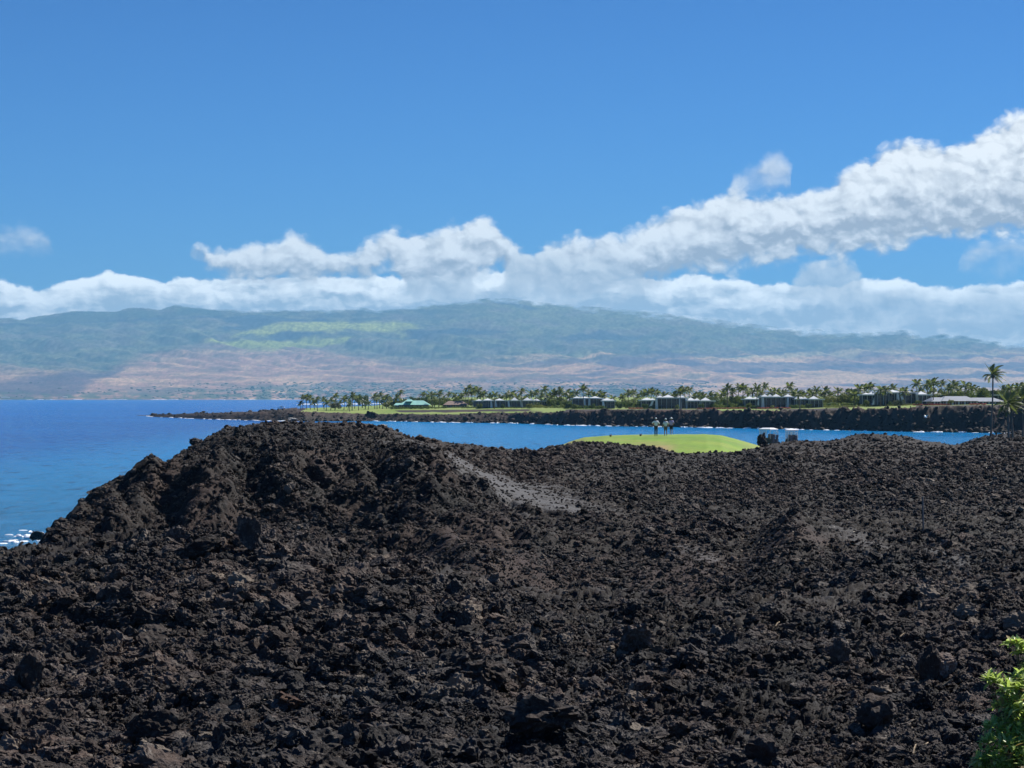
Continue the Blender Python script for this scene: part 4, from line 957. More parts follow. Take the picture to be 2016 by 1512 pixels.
def build_greenery():
    rr = random.Random(12)
    gp, gy = [765, 830, 900, 950, 1050, 1100, 1200, 1300, 1400, 1500, 1600, 1650, 1700, 1800, 1900, 2040], [787, 780, 782, 784, 784, 780, 786, 783, 779, 775, 777, 774, 769, 768, 762, 758]
    tree(819, 777.5, 42, 112, 0, 'broad dark green tree right behind the teal roofed house', None)
    tree(659, 789.5, 26, 60, 3, 'round grey green shrubby tree alone on the lawn point below the palms', None)
    tree(713, 773, 26, 190, 0, 'hazy dark tree behind the palm row on the lawn point', None)
    tree(1640, 776, 34, 120, 2, 'large light green tree left of the clifftop lawn', None); tree(1672, 770, 36, 125, 1, 'large mid green tree between the light green tree and the clifftop villa', None)
    tree(1700, 766, 40, 150, 1, 'tall bushy tree behind the left wing of the clifftop villa', None)
    for p, y, w, k, lab in ((944, 793, 12, 1, 'small round tree before the left end of the long tented villa'), (990, 794, 9, 0, 'small dark tree before the middle of the long tented villa'), (1042, 792, 13, 2, 'yellowish round tree at the right end of the long tented villa'), (1132, 794, 16, 1, 'leafy round tree before the left end of the bush wrapped villa'), (1165, 793, 15, 0, 'dark round tree before the middle of the bush wrapped villa'), (1184, 797, 12, 1, 'small tree between the bush wrapped villa and its narrow wing'),
                        (1270, 793, 14, 0, 'dark tree before the left wing above the golfers'), (1333, 795, 10, 1, 'small tree before the right part of the villa above the golfers'), (1380, 792, 12, 0, 'dark tree between the two wings right of the villa above the golfers'), (1474, 791, 15, 1, 'leafy tree before the left wing above the carts'), (1521, 796, 9, 2, 'yellowish small tree before the widest villa'), (1592, 792, 12, 0, 'dark tree between the two wings right of the widest villa'), (1706, 785, 15, 1, 'leafy tree before the left wing by the clifftop lawn'), (1752, 788, 9, 0, 'small dark tree before the middle of the tall clifftop villa'), (1808, 785, 12, 1, 'tree at the right end of the tall clifftop villa'), (1872, 784, 10, 2, 'small yellowish tree before the grey roofed house')):
        tree(p, y, w, 66 + (p % 5), k, lab, None, int(p))
    p = 765.; rows_ = {}
    while p < 2040:
        y = np.interp(p, gp, gy) + rr.uniform(-3, 5); k = rr.choice([0, 1, 1, 2, 2]) if p > 1590 else rr.choice([0, 0, 1, 1, 2])
        zone = 'teal and brown roofed houses' if p < 930 else 'long white tented villa' if p < 1120 else 'bush wrapped villa' if p < 1240 else 'villa above the golfers' if p < 1410 else 'villas above the golf carts' if p < 1630 else 'clifftop lawn villa' if p < 1820 else 'grey roofed clifftop house'
        zt_ = rows_.setdefault((zone, k), []); o = tree(p, y, rr.uniform(22, 40), rr.uniform(112, 175), k, f'{("dark", "mid", "yellow")[k]} green rounded tree behind the {zone}', f'trees behind the {zone}', int(p)); zt_.append(o); p += rr.uniform(7, 14)
    for (zone, k), ob in rows_.items(): label_row(ob, f'{("dark", "mid", "yellow")[k]} green rounded tree | behind the {zone}')
    rows = [(775, 880, 800, 9, 78, (0, 1), 'low hedge shrub before the teal roofed house'), (895, 1045, 802.5, 8, 78, (0, 1), 'low clipped shrub before the long white tented villa'), (1050, 1120, 797, 13, 90, (0, 1, 2), 'shrub on the slope right of the long tented villa'), (1112, 1190, 796, 15, 76, (0, 1, 0), 'tall bush crowding the bush wrapped villa'),
            (1212, 1262, 789, 17, 95, (0, 0, 1), 'dark bush filling the gap left of the villa above the golfers'), (1265, 1300, 799, 10, 76, (3, 1), 'shrub at the foot of the villa above the golfers'), (1405, 1466, 793, 16, 92, (0, 1), 'bush in the gap between the villas behind the orange flowers'), (1460, 1500, 796, 11, 78, (0, 1), 'bush at the foot of the left wing above the carts'),
            (1562, 1580, 795, 11, 76, (0, 1), 'bush at the corner of the widest villa'), (1618, 1700, 790, 20, 95, (0, 1, 2), 'bush in the green mass left of the clifftop lawn'), (1630, 1685, 797, 16, 70, (2, 2), 'bright low shrub edging the clifftop lawn'), (1700, 1810, 795, 10, 75, (1, 2), 'low shrub at the foot of the clifftop lawn villa'), (1765, 1775, 785, 13, 72, (3, 3), 'pale round bush in front of the clifftop villa')]
    for a, b, y, w, dd, ks, lab in rows:
        p = a; ob = []
        while p < b:
            k = rr.choice(ks); ob.append(tree(p, y + rr.uniform(-2, 2.5), w * rr.uniform(1.1, 1.7), dd + rr.uniform(-4, 4), k, lab, 'shrubs: ' + lab, int(p), None, 'shrub')); p += w * rr.uniform(.6, 1.)
        h_, _, t_ = lab.partition('shrub ') if 'shrub ' in lab else lab.partition('bush '); label_row(ob, h_ + ('shrub' if 'shrub ' in lab else 'bush') + ' | ' + t_)
    for a, b, y, lab in ((1378, 1468, 803, 'orange flowering bush in the hedge left of the widest villa'), (1488, 1552, 803, 'orange flowering bush in the hedge below the widest villa'), (1802, 1866, 795, 'red flowering bush before the left half of the grey roofed house'), (1914, 1942, 796.5, 'red flowering bush by the right half of the grey roofed house'), (1242, 1262, 803, 'rusty flowering bush on the bluff left of the golfers')):
        p = a; ob = []
        while p < b: ob.append(tree(p, y + rr.uniform(-.6, .8), rr.uniform(10, 15), 68 + rr.uniform(-2, 2), 9, lab, 'flowers: ' + lab, int(p), None, 'flowering_shrub')); p += rr.uniform(8, 12)
        h_, _, t_ = lab.partition('bush '); label_row(ob, h_ + 'bush | ' + t_)
build_greenery()

# ------------------------------------------------------------------ boat, bird, dark crag across the bay
M_white, M_navy, M_black, M_cartroof = mat('white_paint', (.78, .78, .76), .4), mat('navy_paint', (.05, .07, .12), .4), mat('black_rubber', (.02, .02, .02), .8), mat('cart_roof', (.85, .85, .84), .5)
def build_boat():
    d = CZ * F / (804 - HY); r = empty('motor_boat', ((553.5 - CX) / F * d, d, 0), .35); tag(r, 'small white cabin cruiser on the open sea left of the lawn point', 'boat')
    st = [(-3.6, 1.05, .9), (-1.5, 1.25, .95), (1., 1.2, 1.05), (2.6, .75, 1.25), (3.7, .04, 1.5)]; v, f = [], []
    for x, w, h in st: v += [(x, -w, h), (x, -w * .75, -.2), (x, 0, -.4), (x, w * .75, -.2), (x, w, h)]
    for i in range(4): f += [(i * 5 + j, i * 5 + j + 1, i * 5 + 6 + j, i * 5 + 5 + j) for j in range(4)] + [(i * 5 + 4, i * 5, i * 5 + 5, i * 5 + 9)]
    f.append((0, 4, 3, 2, 1)); MB().add(v, f).build('hull', M_white, r)
    MB().box((.2, 0, 1.65), (2.9, 1.7, 1.15), top=(.8, .85)).build('cabin', M_white, r)
    for s in (-1, 1): MB().box((.2, s * .80, 1.75), (2.1, .06, .42)).build('window', M_glass, r)
    MB().box((-.2, 0, 3.0), (2.3, 1.7, .12)).build('canopy', M_white, r)
    for x in (-1.2, .8):
        for y in (-.7, .7): MB().tube([(x, y, 2.1), (x, y, 3.)], .05, 5).build('post', M_fin, r)
build_boat()
def build_bird():
    d = 430.; r = empty('white_bird', px2(1822, 821, d)); r.rotation_euler = (0, .5, .3); tag(r, 'white seabird with raised wings in front of the dark cliff', 'bird')
    b = MB().blob((0, 0, 0), (.26, .08, .085), 10, 7); b.blob((.27, 0, .04), (.07, .05, .05), 8, 5); b.build('body', M_white, r, True)
    MB().add([(.33, -.015, .05), (.33, .015, .05), (.33, 0, .03), (.42, 0, .035)], [(0, 1, 3), (1, 2, 3), (2, 0, 3)]).build('beak', M_wood, r)
    for s in (-1, 1):
        pts = [(.12, .05 * s, .03), (-.1, .05 * s, .03), (-.04, .22 * s, .22), (.14, .22 * s, .24), (-.16, .52 * s, .36), (.02, .50 * s, .40), (-.26, .66 * s, .36)]
        MB().add(pts + [(a, b_, c - .012) for a, b_, c in pts], [(0, 1, 2, 3), (3, 2, 4, 5), (5, 4, 6), (10, 9, 8, 7), (12, 11, 9, 10), (13, 11, 12), (0, 3, 10, 7), (3, 5, 12, 10), (5, 6, 13, 12), (6, 4, 11, 13), (4, 2, 9, 11), (2, 1, 8, 9)]).build('wing', M_white, r)
    MB().add([(-.2, -.05, .0), (-.2, .05, 0), (-.42, .07, .02), (-.42, -.07, .02), (-.2, -.05, .02), (-.2, .05, .02), (-.42, .07, .03), (-.42, -.07, .03)], [(3, 2, 1, 0), (4, 5, 6, 7), (0, 1, 5, 4), (1, 2, 6, 5), (2, 3, 7, 6), (3, 0, 4, 7)]).build('tail', M_white, r)
build_bird()
def boulder(name, p, y, d, size, seed, label, m_=None, rz=0., sink=.15, cat='rock', sub=4, rough=1., tilt=0.):
    me = rock_mesh(name, seed, sub, (1, 1, 1), 6, rough); o = mesh_obj(name, me, m_ or M_rock)
    z = CZ - (y - HY) * d / F                       # y is the foot of the rock
    o.location = ((p - CX) / F * d, d, z + size[2] * (.5 - sink)); o.scale = size; o.rotation_euler = (0, tilt, rz); tag(o, label, cat); return o
boulder('lava_crag', 729, 827, 965, (5, 4, 4.7), 401, 'dark lone crag on the far lava shore where the lawn strip begins', rough=1.3)
boulder('lava_crag', 744, 826, 968, (3.4, 3, 2.8), 402, 'smaller dark crag just right of the lone crag on the far shore')

# ------------------------------------------------------------------ golfers
def skinned(name, V, E, R, m_, parent, lv=1, root=0):
    me = bpy.data.meshes.new(name); me.from_pydata(V, E, []); o = bpy.data.objects.new(name, me); col.objects.link(o)
    md = o.modifiers.new('s', 'SKIN'); md.use_smooth_shade = True
    for i, sv in enumerate(me.skin_vertices[0].data):
        r = R[i]; sv.radius = r if isinstance(r, tuple) else (r, r); sv.use_root = i == root
    if lv: o.modifiers.new('u', 'SUBSURF').levels = lv
    bpy.context.view_layer.update()
    nm = bpy.data.meshes.new_from_object(o.evaluated_get(bpy.context.evaluated_depsgraph_get())); bpy.data.objects.remove(o); bpy.data.meshes.remove(me)
    nm.name = name; nm.materials.clear()
    return mesh_obj(name, nm, m_, parent, True)
M_skin = mat('skin', (.36, .21, .14), .6)
def golfer(p, d, h, rz, label, shirt, lower, shorts, cap, stride, arms, hatbrim=False, club=None):
    z = float(green_h(np.array([float(p)]), np.array([d]))[0]); s = h / 1.75
    r = empty('person', ((p - CX) / F * d, d, z), rz); r.scale = (s, s, s); tag(r, label, 'person', 'golfers on the green')
    hipz, st = .93, stride; L = {}
    # joints; the figure faces +y, walking away
    legs = []
    for sx, f in ((-1, st), (1, -st)): legs.append([(sx * .085, 0, hipz - .03), (sx * .09, f * .45 + .03, .50), (sx * .085, f, .085 + (abs(f) * .18 if f < 0 else 0)), (sx * .095, f + .15, .035)])
    V = [(0, 0, hipz + .03), (0, -.01, 1.12), (0, 0, 1.33), (0, .005, 1.46), (0, .015, 1.53), (0, .03, 1.60), (0, .03, 1.70)]
    E = [(i, i + 1) for i in range(6)]; R = [(.135, .10), (.125, .09), (.155, .10), (.075, .06), (.052, .052), (.075, .085), (.07, .08)]
    for lg in legs:
        b = len(V); V += lg; E += [(0, b), (b, b + 1), (b + 1, b + 2), (b + 2, b + 3)]; R += [.085, .055, .04, .035]
    hands = []
    for sx, (el, wr) in zip((-1, 1), arms):
        b = len(V); V += [(sx * .17, 0, 1.405), el, wr]; E += [(2, b), (b, b + 1), (b + 1, b + 2)]; R += [.055, .042, .028]
        dv = (Vector(wr) - Vector(el)).normalized(); pm = Vector(wr) + dv * .06; side = dv.cross(Vector((1, 0, .2))).normalized(); k = len(V)
        V.append(tuple(pm)); E.append((b + 2, k)); R.append((.034, .018))
        for j in range(4):                          # four fingers of unequal length, slightly curled
            o = side * (j - 1.5) * .02; fl = (.07, .08, .076, .06)[j]; f0 = pm + o + dv * .025; f1 = f0 + dv * fl * .5 + Vector((-sx * .012, .01, 0)); f2 = f1 + dv * fl * .45 + Vector((-sx * .022, .012, 0)); q = len(V)
            V += [tuple(f0), tuple(f1), tuple(f2)]; E += [(k, q), (q, q + 1), (q + 1, q + 2)]; R += [.0095, .0085, .007]
        q = len(V); t0 = pm - dv * .02 + side * .03; t1 = t0 + (dv + side).normalized() * .045; V += [tuple(t0), tuple(t1)]; E += [(k, q), (q, q + 1)]; R += [.011, .009]
    body = skinned('body', V, E, R, M_skin, r)
    f_ = MB().blob((0, .118, 1.635), (.016, .022, .022), 6, 4)
    f_.build('nose', M_skin, r)
    for sx in (-1, 1):
        MB().blob((sx * .032, .106, 1.665), (.012, .01, .008), 6, 4).build('eye', M_black, r); MB().blob((sx * .083, .03, 1.645), (.012, .022, .032), 6, 4).build('ear', M_skin, r)
    MB().box((0, .110, 1.592), (.045, .01, .008)).build('mouth', mat('lips', (.3, .1, .09), .6), r)
    MB().blob((0, .0, 1.665), (.084, .098, .095), 10, 6).build('hair', M_wood, r, True)
    # clothes follow the limbs a little proud of the skin
    sv = [(0, 0, .92), (0, -.01, 1.12), (0, 0, 1.34), (0, .005, 1.455)]; se = [(0, 1), (1, 2), (2, 3)]; sr = [(.175, .135), (.165, .125), (.185, .13), (.08, .075)]
    for sx, (el, wr) in zip((-1, 1), arms):
        b = len(sv); e2 = Vector((sx * .17, 0, 1.405)).lerp(Vector(el), .92); sv += [(sx * .17, 0, 1.405), tuple(e2)]; se += [(2, b), (b, b + 1)]; sr += [.085, .07]
    skinned('shirt', sv, se, sr, shirt, r)
    pv = [(0, 0, hipz + .04)]; pe = []; pr = [(.165, .13)]
    for lg in legs:
        b = len(pv); kn = Vector(lg[1]); an = Vector(lg[2]); pv += [lg[0], tuple(kn + Vector((0, 0, .02 if shorts else 0)))]; pe += [(0, b), (b, b + 1)]; pr += [.115, .09 if shorts else .075]
        if not shorts: pv.append(tuple(an + Vector((0, 0, .0)))); pe.append((b + 1, b + 2)); pr.append(.062)
    skinned('shorts' if shorts else 'trousers', pv, pe, pr, lower, r)
    for lg in legs:
        a, t = Vector(lg[2]), Vector(lg[3]); skinned('shoe', [tuple(a + Vector((0, -.05, -.045))), tuple((a + t) / 2 + Vector((0, 0, -.01))), tuple(t + Vector((0, .07, 0)))], [(0, 1), (1, 2)], [.05, .05, .04], M_white if shorts else M_black, r, 1)
    c = MB().blob((0, .015, 1.70), (.105, .115, .095), 12, 6)
    if hatbrim: c.tube([(0, .015, 1.69), (0, .015, 1.705)], [.21, .19], 14)
    else: c.add([(-.08, .1, 1.70), (.08, .1, 1.70), (.06, .21, 1.68), (-.06, .21, 1.68), (-.08, .1, 1.688), (.08, .1, 1.688), (.06, .21, 1.668), (-.06, .21, 1.668)], [(0, 3, 2, 1), (4, 5, 6, 7), (0, 1, 5, 4), (1, 2, 6, 5), (2, 3, 7, 6), (3, 0, 4, 7)])
    c.build('hat' if hatbrim else 'cap', cap, r, True)
    return r
M_shirt = [mat('white_shirt', (.80, .80, .82), .8), mat('grey_white_shirt', (.72, .72, .76), .8), mat('lilac_shirt', (.40, .33, .60), .8)]
golfer(1291.5, 215., 1.76, 0, 'person in white cap, white shirt and dark trousers walking away, elbows out', M_shirt[0], mat('dark_trousers', (.045, .055, .06), .8), False, M_white, .10, [((-.42, .02, 1.22), (-.22, .26, 1.15)), ((.34, .02, 1.14), (.26, .22, 1.0))])
golfer(1310.5, 214., 1.70, .1, 'person in white cap, grey white shirt and khaki shorts walking away in the middle', M_shirt[1], mat('khaki_shorts', (.15, .125, .09), .8), True, M_white, .16, [((-.27, -.03, 1.13), (-.28, .12, .92)), ((.27, .03, 1.13), (.29, .05, .88))])
golfer(1321.5, 221., 1.72, -.1, 'person in wide white hat, lilac top and black shorts, rightmost of the three golfers', M_shirt[2], M_black, True, M_white, .18, [((-.27, .08, 1.15), (-.18, .28, 1.1)), ((.27, .08, 1.15), (.2, .28, 1.08))], True)
def club():
    d = 215.; x = (1297 - CX) / F * d; z = float(green_h(np.array([1297.]), np.array([d]))[0]) + .98
    r = empty('golf_club', (x - .05, d + .22, z)); tag(r, 'golf club held out level at the hip of the leftmost golfer', 'golf club')
    MB().tube([(-.02, 0, .0), (.55, .05, -.05)], .012, 6).build('shaft', M_fin, r); MB().box((.57, .05, -.06), (.1, .05, .07), .3, (.7, .8)).build('club_head', M_fin, r); MB().tube([(-.18, 0, .016), (-.02, 0, 0)], .017, 6).build('grip', M_black, r)
club()
for p, y in ((1261, 857.6), (1202, 857.9)):
    d = 216.; z = float(green_h(np.array([float(p)]), np.array([d]))[0]); o = MB().blob((0, 0, .09), (.13, .1, .1), 7, 5).blob((.07, 0, .2), (.05, .045, .05), 6, 4).build('small_bird', M_wood, None, True); o.location = ((p - CX) / F * d, d, z); tag(o, 'tiny brown bird on the green, ' + ('nearer the golfers' if p > 1240 else 'farther left of the golfers'), 'bird', 'tiny birds on the green')

# ------------------------------------------------------------------ golf carts
def clear_pane():
    m_ = mat('cart_screen', (.6, .7, .75), .05, spec=.5); g = N(m_.node_tree); tr = g.new('ShaderNodeBsdfTransparent'); tr.inputs[0].default_value = (.9, .95, .95, 1); mx = g.new('ShaderNodeMixShader'); mx.inputs[0].default_value = .72
    g.l.new(g.n['Principled BSDF'].outputs[0], mx.inputs[1]); g.l.new(tr.outputs[0], mx.inputs[2]); g.l.new(mx.outputs[0], g.n['Material Output'].inputs[0]); return m_
M_cartbody, M_seat, M_screen = mat('cart_body', (.05, .055, .06), .5), mat('seat_vinyl', (.16, .15, .14), .6), clear_pane()
def cart(p, d, yroof, rz, label):
    zr = CZ - (yroof - HY) * d / F; r = empty('golf_cart', ((p - CX) / F * d, d, zr - 1.86), rz); tag(r, label, 'golf cart', 'golf carts behind the lava crest')
    b = MB().box((0, 0, .36), (2.3, 1.1, .16)); b.box((.92, 0, .62), (.5, 1.05, .5), 0, (.6, .9)); b.box((-.62, 0, .58), (.9, 1.1, .42), 0, (.95, .95)); b.build('body', M_cartbody, r)
    MB().box((-.3, 0, .86), (.5, 1.05, .14)).build('seat', M_seat, r); MB().box((-.58, 0, 1.12), (.1, 1.05, .42)).build('seat_back', M_seat, r)
    MB().box((-.05, 0, 1.80), (1.8, 1.22, .11), 0, (.97, .95)).box((-.05, 0, 1.91), (1.74, 1.16, .12), 0, (.6, .45)).build('roof', M_cartroof, r)
    for x, y in ((.72, .5), (.72, -.5), (-.82, .5), (-.82, -.5)): MB().tube([(x + (.1 if x > 0 else -.04), y, .7), (x, y, 1.78)], .024, 6).build('post', M_white, r)
    MB().box((.78, 0, 1.28), (.02, .94, .8)).build('windscreen', M_screen, r)
    t = MB()
    for i in range(12): a, c = i * math.pi / 6, (i + 1) * math.pi / 6; t.tube([(.45 + .06 * math.sin(a), .25 + .17 * math.cos(a), 1.05 + .15 * math.sin(a)), (.45 + .06 * math.sin(c), .25 + .17 * math.cos(c), 1.05 + .15 * math.sin(c))], .014, 5)
    t.tube([(.75, .25, .8), (.45, .25, 1.05)], .016, 5).build('steering_wheel', M_black, r)
    for x in (.78, -.72):
        for y in (.5, -.5):
            w = MB().tube([(x, y - .09, .23), (x, y + .09, .23)], .23, 14).build('wheel', M_black, r); MB().tube([(x, y - .1, .23), (x, y + .1, .23)], .12, 10).build('rim', M_white, w)
    for y in (.26, -.26):
        g_ = MB().tube([(-1.02, y, .5), (-1.16, y, 1.25)], [.13, .14], 9).build('golf_bag', M_navy, r)
        for i in range(4): MB().tube([(-1.15 + .04 * math.cos(i * 2), y + .06 * math.sin(i * 2), 1.2), (-1.2 + .08 * math.cos(i * 2), y + .1 * math.sin(i * 2), 1.52)], .011, 5).blob((-1.2 + .08 * math.cos(i * 2), y + .1 * math.sin(i * 2), 1.54), (.045, .035, .04), 6, 4).build('club', M_fin, g_)
cart(1512, 233., 844.2, math.radians(128), 'golf cart with white roof seen at an angle behind the dark crag, nearer the green')
cart(1558.5, 238., 846., math.radians(94), 'white roofed golf cart seen end on behind the lava, right of the other cart')
P_, D_ = np.meshgrid(np.linspace(1470, 1600, 14), np.linspace(226, 244, 8)); Z_ = CZ - (845 - HY) * 235 / F - 1.87 + 0 * P_
tag(mesh_obj('cart_path', np_mesh('cart_path', np.stack([(P_ - CX) / F * D_, D_, Z_], -1).reshape(-1, 3), grid_faces(8, 14)), mat('cart_path_concrete', (.28, .27, .25), .9, .15, 1.)), kind='structure')

# ------------------------------------------------------------------ single stones, post, sticks and the shrub in front
def spot(name, p, yfoot, wpx, hpx, seed, label, m_=None, rz=0., tilt=0., rough=1., depth=.8, sink=.02):
    d, z = ground_at(p, yfoot); k = d / F
    return boulder(name, p, yfoot, d, (wpx * k * 1.1, wpx * k * depth, hpx * k * 1.2), seed, label, m_, rz, sink, 'rock', 4, rough, tilt)
M_brownrock, M_greyrock = lava_mat('brown_lava', True, (2.7, 1.7, 1.15)), lava_mat('grey_lava', True, (1.8, 1.9, 2.0))
spot('flat_rock', 564, 1412, 56, 36, 501, 'brown flat topped rock lying on a grey patch of cinder in the left foreground', M_brownrock, .2, 0, .6, .8, -.22)
spot('lava_boulder', 1830, 1352, 36, 70, 502, 'upright dark pillar of lava in the right foreground', None, .3, .15, .6, .9)
spot('lava_boulder', 1858, 1335, 46, 46, 503, 'pale grey broken boulder lit beside the dark lava pillar', M_greyrock, .8, 0, .8)
spot('lava_boulder', 1730, 1440, 78, 66, 504, 'broad smooth dark slab of lava left of the pale sticks in the right foreground', None, .5, -.25, .55)
spot('lava_boulder', 672, 1330, 56, 50, 505, 'pointed rough boulder standing in the middle left foreground', None, .2, .1, 1.)
spot('lava_boulder', 60, 1365, 62, 84, 506, 'tall blocky dark boulder at the left edge of the foreground', None, .9, .1, .7)
spot('lava_boulder', 300, 1468, 90, 60, 507, 'large shadowed boulder at the bottom left', None, .2, .1, 1.)
spot('lava_boulder', 960, 1365, 100, 62, 508, 'wide rounded mass of clinker in the centre foreground', None, .1, 0, 1.3)
spot('lava_boulder', 1250, 1285, 78, 52, 509, 'dark rounded boulder right of the centre foreground', None, 1.2, 0, 1.2)
spot('lava_boulder', 1070, 1450, 120, 66, 510, 'long dark ridge of lava at the bottom centre', None, .1, .05, 1.2)
spot('lava_boulder', 1500, 1505, 60, 62, 511, 'angular dark rock with a grey lit corner at the bottom right of centre', None, .3, .2, .7)
spot('lava_boulder', 1652, 1316, 40, 48, 512, 'narrow upright dark stone left of the lava pillar', None, .3, .1, .9)
spot('lava_boulder', 1715, 1308, 34, 34, 513, 'small dark stone between the narrow upright stone and the lava pillar', None, .6, .1, .9)
spot('lava_boulder', 490, 1092, 50, 66, 514, 'dark pointed outcrop on the front berm below the mound', None, .1, 0, 1.2)
spot('lava_boulder', 400, 1102, 74, 40, 515, 'flat lit slab on the front berm left of the pointed outcrop', None, .2, -.3, .7)
boulder('lava_crag', 1501, 884, 186, (.85, .8, 1.4), 520, 'tall dark lava crag hiding the lower half of the nearer golf cart', rough=1.3, sink=.1)
boulder('lava_crag', 1520, 886, 186, (1.2, 1.0, .7), 521, 'low shoulder of lava right of the tall crag below the golf cart', rough=1.2, sink=.1)
boulder('pale_rock', 578, 829, 116, (.75, .5, .2), 522, 'flat pale stone on the very top of the lava mound', mat('pale_stone', (.42, .40, .36), .9, .2, 4.))
boulder('pale_rock', 752, 842, 119, (.55, .4, .2), 523, 'flat pale stone on the right shoulder of the lava mound', mat('pale_stone', (.36, .33, .29), .9, .2, 4.))
boulder('sea_rock', 72, 1056, 150, (1.0, .8, .7), 524, 'small dark rock in the surf at the left foot of the mound', sink=.35)
def build_post():
    d, z = ground_at(1818, 1056); r = empty('marker_post', ((1818 - CX) / F * d, d, z - .1)); tag(r, 'thin grey marker post standing on the lava field at the right', 'post')
    h = 72 * d / F; MB().tube([(0, 0, 0), (-.03, 0, h)], .03, 8).build('pole', M_fin_dark, r); MB().tube([(-.03, 0, h), (-.031, 0, h + .025)], [.036, .03], 8).build('pole_cap', M_fin_dark, r)
M_fin_dark = mat('grey_steel', (.13, .13, .13), .6)
build_post()
M_stick, M_dryleaf = mat('dry_stick', (.42, .32, .20), .85, .2, 8.), mat('dry_leaf', (.52, .45, .33), .7, .3, 3.)
STICKS = [((1776, 1384), (1815, 1364), 'pale dry stick lying below the lava pillar'), ((1840, 1378), (1888, 1346), 'longest thin dry stick leaning right of the lava pillar'), ((1838, 1408), (1862, 1390), 'short bent dry stick under the longest stick'), ((1528, 1243), (1536, 1237), 'small pale chip of wood left of the right foreground'), ((74, 1403), (96, 1392), 'thin pale twig at the left edge of the foreground'), ((1800, 1500), (1806, 1486), 'short upright twig near the bottom right corner'), ((1815, 1493), (1830, 1482), 'pale dry leaf stalk near the bottom right corner'), ((1774, 1264), (1788, 1259), 'pale bent twig above the lava pillar')]
for (a, b_), (c, e), lab in STICKS:
    d, z = ground_at((a + c) / 2, (b_ + e) / 2); A, B = Vector(px2(a, b_, d - .12)), Vector(px2(c, e, d + .05)); r = MB()
    m1 = A.lerp(B, .4) + Vector((0, 0, .015)); A.z += .10; B.z += .13; m1.z += .12; r.tube([A, m1, B], [.015, .013, .009], 5); r.tube([m1, m1.lerp(B, .4) + Vector((.02, 0, .03))], [.006, .004], 4)
    o = r.build('dry_stick', M_stick); o.data.transform(Matrix.Translation(-A)); o.location = A - Vector((0, -.1, .0)); tag(o, lab, 'stick', 'dry sticks on the lava')
def build_litter():
    mb = MB(); rr = random.Random(8)
    for i in range(620):
        p = rr.uniform(1150, 2010); y = rr.uniform(870, 1250) if rr.random() < .8 else rr.uniform(1200, 1500); p = p if y < 1250 else rr.uniform(200, 2000)
        if y < 1100 and rr.random() > (p - 1100) / 700: continue
        d, z = ground_at(p, y); X = Vector(px2(p, y, d - .15)); L = rr.uniform(.9, 3.) * d / F * (1.4 if y < 1050 else 1.); a = rr.uniform(0, 6.28); t = Vector((math.cos(a), math.sin(a), rr.uniform(-.2, .5))) * L; s = Vector((-math.sin(a), math.cos(a), rr.uniform(-.3, .3))) * L * .25
        X.z += .03; mb.add([X - t, X + s, X + t, X - s, X + Vector((0, 0, L * .25))], [(0, 1, 4), (1, 2, 4), (2, 3, 4), (3, 0, 4)])
    tag(mb.build('leaf_litter', M_dryleaf), kind='stuff')
build_litter()
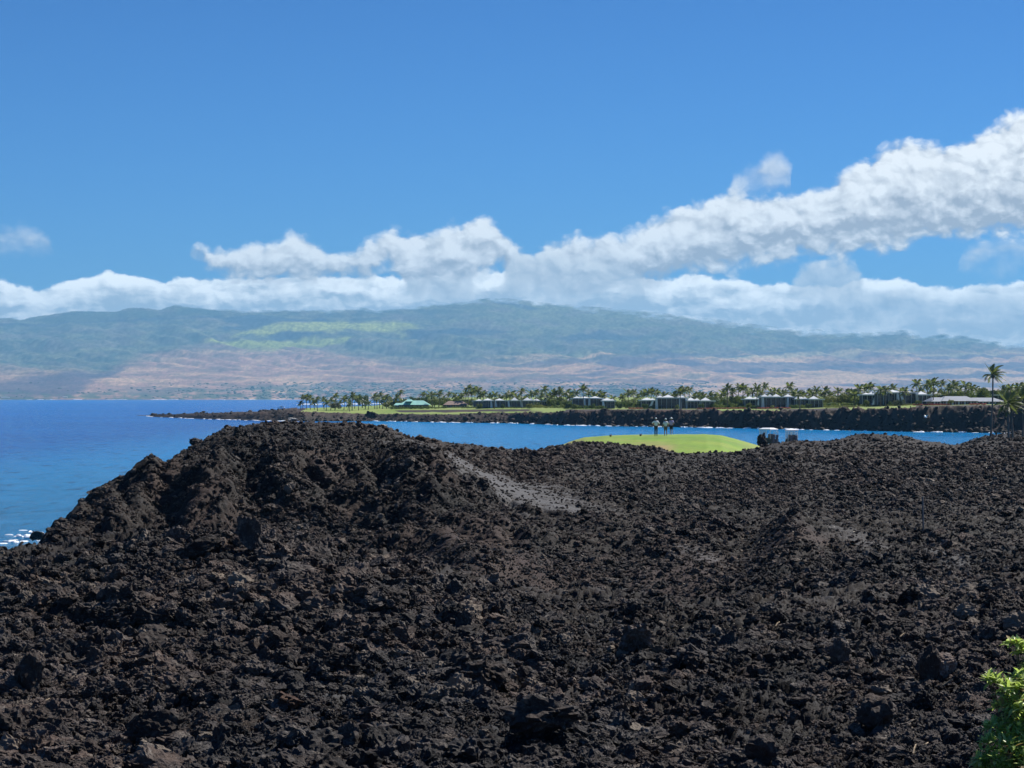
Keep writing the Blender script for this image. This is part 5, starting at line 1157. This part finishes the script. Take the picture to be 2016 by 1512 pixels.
def build_bush():
    ml = [mat('bush_leaf', (.22, .32, .08), .4, .45, 14., .4, trans=(.54, .70, .14)), mat('bush_leaf_pale', (.36, .44, .18), .4, .2, 9., .45, trans=(.7, .85, .28)), mat('bush_leaf_dry', (.30, .22, .11), .6, .2, 9., .3, trans=(.4, .28, .1))]
    d0 = 14.; r = empty('leafy_shrub', px2(2075, 1800, d0)); o0 = Vector(r.location); tag(r, 'bright green leafy shrub at the bottom right corner', 'shrub'); rr = random.Random(21)
    lumps = [(2000, 1385, .13, .0), (2060, 1350, .16, .05), (1985, 1450, .14, -.05), (2040, 1460, .2, .05), (1965, 1520, .14, -.1), (2020, 1560, .22, 0), (2090, 1430, .22, .1), (1995, 1275, .045, .1), (2018, 1290, .06, .1), (2035, 1320, .08, .08), (1950, 1345, .04, 0), (1940, 1590, .16, -.1), (1985, 1360, .10, -.1), (2020, 1400, .15, -.1), (1960, 1470, .11, -.12), (1950, 1500, .10, -.15), (1990, 1500, .14, -.18), (2010, 1470, .14, -.15), (2030, 1520, .16, -.2), (1962, 1440, .08, 0), (1975, 1400, .08, 0), (2000, 1420, .12, 0), (1945, 1545, .1, 0), (1930, 1515, .07, 0), (2012, 1345, .08, 0)]
    tips, leaves = [], []
    for p, y, R, dy in lumps:
        R *= .78; c = Vector(px2(p, y, d0 + dy * .5 - (y - 1290) * .0016))
        for i in range(int(12 + 1500 * R * R)):
            v = Vector((rr.gauss(0, 1), rr.gauss(0, 1), rr.gauss(0, 1))).normalized(); v.z = abs(v.z) * .8 + v.z * .2; tips.append((c + v * R * rr.uniform(.55, 1.), v))
    L1 = MB().add([(0, 0, 0), (.22, -.17, .05), (.22, .17, .05), (.62, -.15, .02), (.62, .15, .02), (1, 0, -.12), (.22, 0, 0), (.62, 0, -.04)], [(0, 1, 6), (0, 6, 2), (1, 3, 7, 6), (6, 7, 4, 2), (3, 5, 7), (7, 5, 4)])
    protos = [L1.mesh('leaf') for _ in ml]
    for me, m_ in zip(protos, ml): me.materials.append(m_); me.polygons.foreach_set('use_smooth', [True] * len(me.polygons))
    for t, v in tips:
        n = rr.randint(4, 6); ax = (v + Vector((0, 0, .8))).normalized(); a0 = rr.uniform(0, 6.28)
        for k in range(n):
            az = a0 + k * 2.4; u = ax.orthogonal().normalized(); w = ax.cross(u); e = rr.uniform(.15, .9)
            dr = ((u * math.cos(az) + w * math.sin(az)) * math.cos(e) + ax * math.sin(e)).normalized(); leaves.append((t + ax * (k * .006), dr, rr.uniform(.042, .078), rr.choice((0, 0, 0, 0, 0, 0, 1, 1, 1, 1, 1, 2))))
    def mx(l):
        t, dr, s, _ = l; y_ = Vector((0, 0, 1)).cross(dr); y_ = y_.normalized() if y_.length > .05 else Vector((0, 1, 0)); z_ = dr.cross(y_)
        return Matrix.Translation(t) @ Matrix((dr, y_, z_)).transposed().to_4x4() @ Matrix.Diagonal((s, s, s, 1))
    vis = [l for l in leaves if (lambda q: q[0] < 2010 and q[1] < 1505)(((l[0].x / l[0].y) * F + CX, HY + (CZ - l[0].z) / l[0].y * F))]
    vis.sort(key=lambda l: l[0].y - l[2] * 3); big = vis[:290]; ids = {id(l) for l in big}
    for l in big:
        o = bpy.data.objects.new('leaf', protos[l[3]]); col.objects.link(o); o.parent = r; o.matrix_local = Matrix.Translation(-o0) @ mx(l)
    for kk in (0, 1, 2):
        mb = MB()
        for l in leaves:
            if id(l) in ids or l[3] != kk: continue
            M = Matrix.Translation(-o0) @ mx(l); mb.add([M @ Vector(v) for v in L1.v], L1.f)
        tag(mb.build('foliage', ml[kk], r, True), kind='stuff')
    st = MB()
    for i in range(0, len(tips), 3):
        t = tips[i][0] - o0; b = Vector((rr.uniform(-.05, .05), rr.uniform(-.05, .05), 0)); m1 = b.lerp(t, .6) + Vector((0, 0, -.05)); st.tube([b, m1, t], [.008, .005, .002], 4, False)
    st.build('stems', mat('bush_stem', (.12, .10, .05), .8), r)
build_bush()

# ------------------------------------------------------------------ sea air between the eye and the mountain
def build_haze():
    mb = MB().box((0, 15500, 697), (30400, 36600, 1406)); me = mb.mesh('haze'); m_ = bpy.data.materials.new('haze'); m_.use_nodes = True; g = N(m_.node_tree); g.n.clear()
    v = g.new('ShaderNodeVolumePrincipled'); v.inputs['Color'].default_value = (.29, .66, 1., 1); v.inputs['Density'].default_value = 3.7e-5; v.inputs['Anisotropy'].default_value = .1
    g.l.new(v.outputs[0], g.new('ShaderNodeOutputMaterial').inputs['Volume'])
    tag(mesh_obj('haze', me, m_), kind='stuff')
build_haze()
